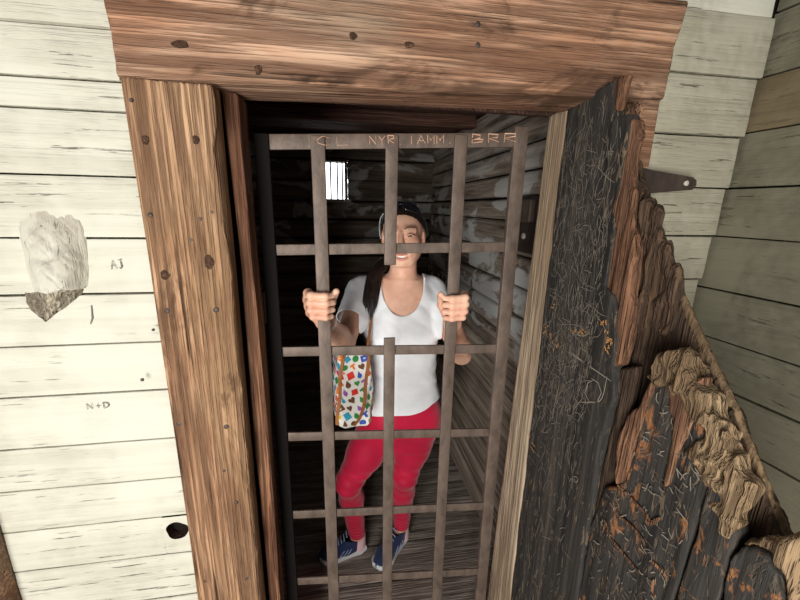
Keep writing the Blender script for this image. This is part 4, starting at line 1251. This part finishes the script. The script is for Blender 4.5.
hr = mb.build('hair', [MAT['hair']], person, smooth=True); hr['label'] = 'dark hair pulled back into a ponytail over one shoulder'
V, Fc = tube([hd(0, .110, -.018)+.017*(math.cos(t)*A(1, 0, .2)+math.sin(t)*A(0, -.3, 1)) for t in np.linspace(0, 6.283, 20)], .005, 8, False)
mk('hair_tie', V, Fc, MAT['navy_dark'], person, smooth=True)

# bracelet on her right wrist
ax = (WRR-ELR)/np.linalg.norm(WRR-ELR); c0 = WRR-ax*.014
u1 = np.cross(ax, A(0, 0, 1)); u1 /= np.linalg.norm(u1); u2 = np.cross(ax, u1)
P = [c0+.0278*(math.cos(t)*u1+math.sin(t)*u2) for t in np.linspace(0, 2*math.pi, 41)]
V, Fc = strap(P, ax, .008, .0022)
bl = mk('bracelet', V, Fc, MAT['silver'], None, c0, smooth=True, angle=50)
bl['label'] = 'thin pale bracelet on the wrist by the left bar'; bl['category'] = 'bracelet'

# sunglasses pushed up on her hair
sgb = hd(0, -.05, .105)
sg = thing('sunglasses', sgb, 'dark sunglasses pushed up on top of the dark hair', 'sunglasses')
for s_ in (-1, 1):
    V = []; n = 20
    for ring_, (sc, off) in enumerate(((1, .0), (1, .003), (.0, .003), (0., .0))):
        for k in range(n):
            a = 2*math.pi*k/n
            ex = abs(math.cos(a))**.75*math.copysign(1, math.cos(a)); ez = abs(math.sin(a))**.75*math.copysign(1, math.sin(a))
            u_ = s_*.034+.027*sc*ex; w_ = .019*sc*ez
            yy = -.058+w_*.62; zz = .101+w_*.78+off
            q = abs(u_); yy += q*q*6.5; zz -= q*q*5.5
            V.append(hd(u_, yy, zz))
    Fc = []
    for r in ((0, 1), (1, 2), (3, 0)):
        for k in range(n): Fc.append((r[0]*n+k, r[0]*n+(k+1) % n, r[1]*n+(k+1) % n, r[1]*n+k))
    mk('lens', V, Fc, MAT['lens'], sg, smooth=True, angle=40)
    loop_ = [V[n+k] for k in range(n)]+[V[n]]
    a, b = tube(np.array(loop_), .0024, 6, False); mk('rim', a, b, MAT['dark_frame'], sg, smooth=True)
    pth = spline([hd(s_*.060, -.036, .079), hd(s_*.074, -.015, .062), hd(s_*.0835, .010, .034), hd(s_*.0855, .024, .006), hd(s_*.084, .030, -.012)], 14)
    V, Fc = strap(pth, h2, .007, .003); mk('temple', V, Fc, MAT['glint_frame' if s_ < 0 else 'dark_frame'], sg, smooth=True, angle=50)
V, Fc = tube(spline([hd(-.008, -.057, .105), hd(0, -.060, .106), hd(.008, -.057, .105)], 6), .0026, 6); mk('bridge', V, Fc, MAT['dark_frame'], sg, smooth=True)

# ------------------------------------------------------------------ printed tote hanging from her right shoulder
bc = A(.036, 1.285, .83)
bag = thing('handbag', bc, 'white handbag with a bright geometric print and tan straps hanging at her side', 'handbag')
BY = math.radians(-6); b1 = A(math.cos(BY), -math.sin(BY), 0); b2 = A(math.sin(BY), math.cos(BY), 0)
TL = .10       # lean
def bg(u, v, z): return bc + b1*(u-TL*(z-.0)*-.15) + b2*v + A(0, 0, z)
HB = .295
def bprof(z):        # half width, half depth
    t = z/HB
    return .067+.004*math.sin(t*3)-.012*t*t, .105-.022*t
_tt = np.linspace(0, 2*math.pi, 721)
def sq(a, hw, hdp):
    c, s = math.cos(a), math.sin(a); e = .55
    return hw*abs(c)**e*math.copysign(1, c), hdp*abs(s)**e*math.copysign(1, s)
_pp = np.array([sq(t, .066, .10) for t in _tt]); _ss = np.concatenate([[0], np.cumsum(np.linalg.norm(np.diff(_pp, axis=0), axis=1))])
PERI = _ss[-1]
def arc(sv): return float(np.interp(sv % PERI, _ss, _tt))       # place along the outline, in metres
def bsurf(a, z, off=0.):
    hw, hdp = bprof(z); u, v = sq(a, hw, hdp)
    wr_ = .003*math.sin(5*a+z*30)+.002*math.sin(9*a-z*50)
    return bg(u*(1+(off+wr_)/hw), v*(1+(off+wr_)/hdp), z)
zs = [0.0, .004, .012]+list(np.linspace(.02, HB, 22)); n = 96
V = []
for z in zs:
    ins = {0.0: -.012, .004: -.004}.get(z, 0)
    for k in range(n): V.append(bsurf(arc(PERI*k/n), z, ins))
Fc = [tuple(range(n))[::-1]]
for r in range(len(zs)-1):
    for k in range(n): Fc.append((r*n+k, r*n+(k+1) % n, (r+1)*n+(k+1) % n, (r+1)*n+k))
mb = MB(); mb.add(V, Fc, 0)
# the printed shapes, part of the canvas
SH = {'square': [(-1, -1), (1, -.9), (.9, 1), (-.95, .9)], 'circle': [(math.cos(t), math.sin(t)) for t in np.linspace(0, 6.283, 15)[:-1]],
      'leaf': [(0, -1.2), (.6, -.5), (.65, .2), (0, 1.2), (-.65, .2), (-.6, -.5)], 'tri': [(-.9, -1), (.9, -1), (.1, 1)], 'drop': [(0, 1.2), (.6, .1), (.7, -.5), (.2, -1), (-.4, -.9), (-.7, -.3), (-.4, .4)],
      'tee': [(-1, 1), (1, 1), (1, .3), (.35, .3), (.35, -1), (-.35, -1), (-.35, .3), (-1, .3)], 'heart': [(0, -1), (.9, .1), (.8, .8), (.3, .9), (0, .5), (-.3, .9), (-.8, .8), (-.9, .1)]}
random.seed(21)
NCOL = int(PERI/.0300)
for r, z0 in enumerate(np.arange(.020, HB-.010, .0300)):
    for k in range(NCOL):
        s0 = PERI*(k+.28*r)/NCOL
        nm = random.choice(['square', 'circle', 'leaf', 'drop', 'heart', 'square', 'circle', 'tee']); sh_ = SH[nm]; sz = .0118*random.uniform(.85, 1.1); tilt = random.uniform(-.25, .25)+.35
        P = []
        for q in range(len(sh_)):
            a_, b_ = np.array(sh_[q]), np.array(sh_[(q+1) % len(sh_)])
            for w_ in (0, .5): P.append(a_*(1-w_)+b_*w_)
        pts = [(s0+(px_*math.cos(tilt)-pz_*math.sin(tilt))*sz, min(HB-.002, max(.013, z0+(px_*math.sin(tilt)+pz_*math.cos(tilt))*sz))) for px_, pz_ in P]
        V = [bsurf(arc(p[0]), p[1], .0016) for p in pts]
        mb.add(V, [tuple(range(len(V)))], 1+random.randrange(10))
body_o = mb.build('bag_body', [MAT['canvas']]+[MAT['bag%d' % i] for i in range(10)], bag, smooth=True, angle=60)
# dark opening
V = []
for z, ins in ((HB, -.001), (HB-.05, -.006), (HB-.10, -.012)):
    for k in range(n): V.append(bsurf(arc(PERI*k/n), z, ins))
Fc = [tuple(range(2*n, 3*n))]
for r in range(2):
    for k in range(n): Fc.append((r*n+k, (r+1)*n+k, (r+1)*n+(k+1) % n, r*n+(k+1) % n))
mk('lining', V, Fc, MAT['black_lining'], bag, smooth=True)
V, Fc = tube([bsurf(t, HB, .001) for t in np.linspace(0, 2*math.pi, 65)], .0028, 6, False)
mk('rim_binding', V, Fc, MAT['leather'], bag, smooth=True)
# leather straps running down the sides and up over the shoulder
shp = A(.108, 1.335, 1.338)
for al0, al1 in ((-2.5, -2.05), (-1.62, -.95)):
    V, Fc = strap([bsurf(al0+(al1-al0)*(z/HB), z, .0026) for z in np.linspace(.012, HB, 16)], np.cross(A(0, 0, 1), bsurf((al0+al1)/2, .1)-bg(0, 0, .1)), .013, .0022)
    mk('side_strap', V, Fc, MAT['leather'], bag)
for a0, a1, dy_ in ((-2.05, -.95, -.012), (2.05, .95, .014)):
    top_ = shp+A(.004, dy_, .0)
    pts = spline([bsurf(a0, HB-.03, .003), bsurf(a0, HB+.0, .004), top_*.5+bsurf(a0, HB)*.5+A(-.006, dy_*1.2, -.004), top_+A(-.018, -.022 if dy_ < 0 else -.012, -.026), top_+A(0, 0, .004), top_+A(.010, .030, -.018), top_*.5+bsurf(a1, HB)*.5+A(.012, dy_+.03, 0), bsurf(a1, HB, .004), bsurf(a1, HB-.03, .003)], 50)
    V, Fc = strap(pts, b1*.8+b2*.6, .011, .003)
    mk('handle', V, Fc, MAT['leather'], bag, smooth=True, angle=50)
# ------------------------------------------------------------------ light
w = bpy.data.worlds.new('world'); SC.world = w; w.use_nodes = True
nt = w.node_tree; bgn = nt.nodes['Background']
# overcast sky: open and bright behind the building, shaded under the porch side
tc = nt.nodes.new('ShaderNodeTexCoord'); sx = nt.nodes.new('ShaderNodeSeparateXYZ'); mr = nt.nodes.new('ShaderNodeMapRange')
nt.links.new(tc.outputs['Generated'], sx.inputs[0]); nt.links.new(sx.outputs[1], mr.inputs[0])
mr.inputs[1].default_value = .1; mr.inputs[2].default_value = .8; mr.inputs[3].default_value = .16; mr.inputs[4].default_value = 3.5
nt.links.new(mr.outputs[0], bgn.inputs[1])
bgn.inputs[0].default_value = (.93, .96, 1.0, 1)
# daylight from the open doorway on the photographer's left
al = bpy.data.lights.new('doorway_daylight', 'AREA'); ao = bpy.data.objects.new('doorway_daylight', al); COL.objects.link(ao)
al.shape = 'RECTANGLE'; al.size = .9; al.size_y = 1.5; al.energy = 80; al.color = (1, .975, .93)
ao.location = (-.78, -1.42, 1.12)
ao.rotation_euler = (Vector((.2, 1.0, 1.3))-Vector(ao.location)).to_track_quat('-Z', 'Y').to_euler()
SC.view_settings.view_transform = 'Standard'; SC.view_settings.look = 'None'
SC.view_settings.exposure = 0.22; SC.view_settings.gamma = 1.0
SC.view_settings.use_curve_mapping = False
for o in bpy.data.objects:
    if '_b' in o: del o['_b']
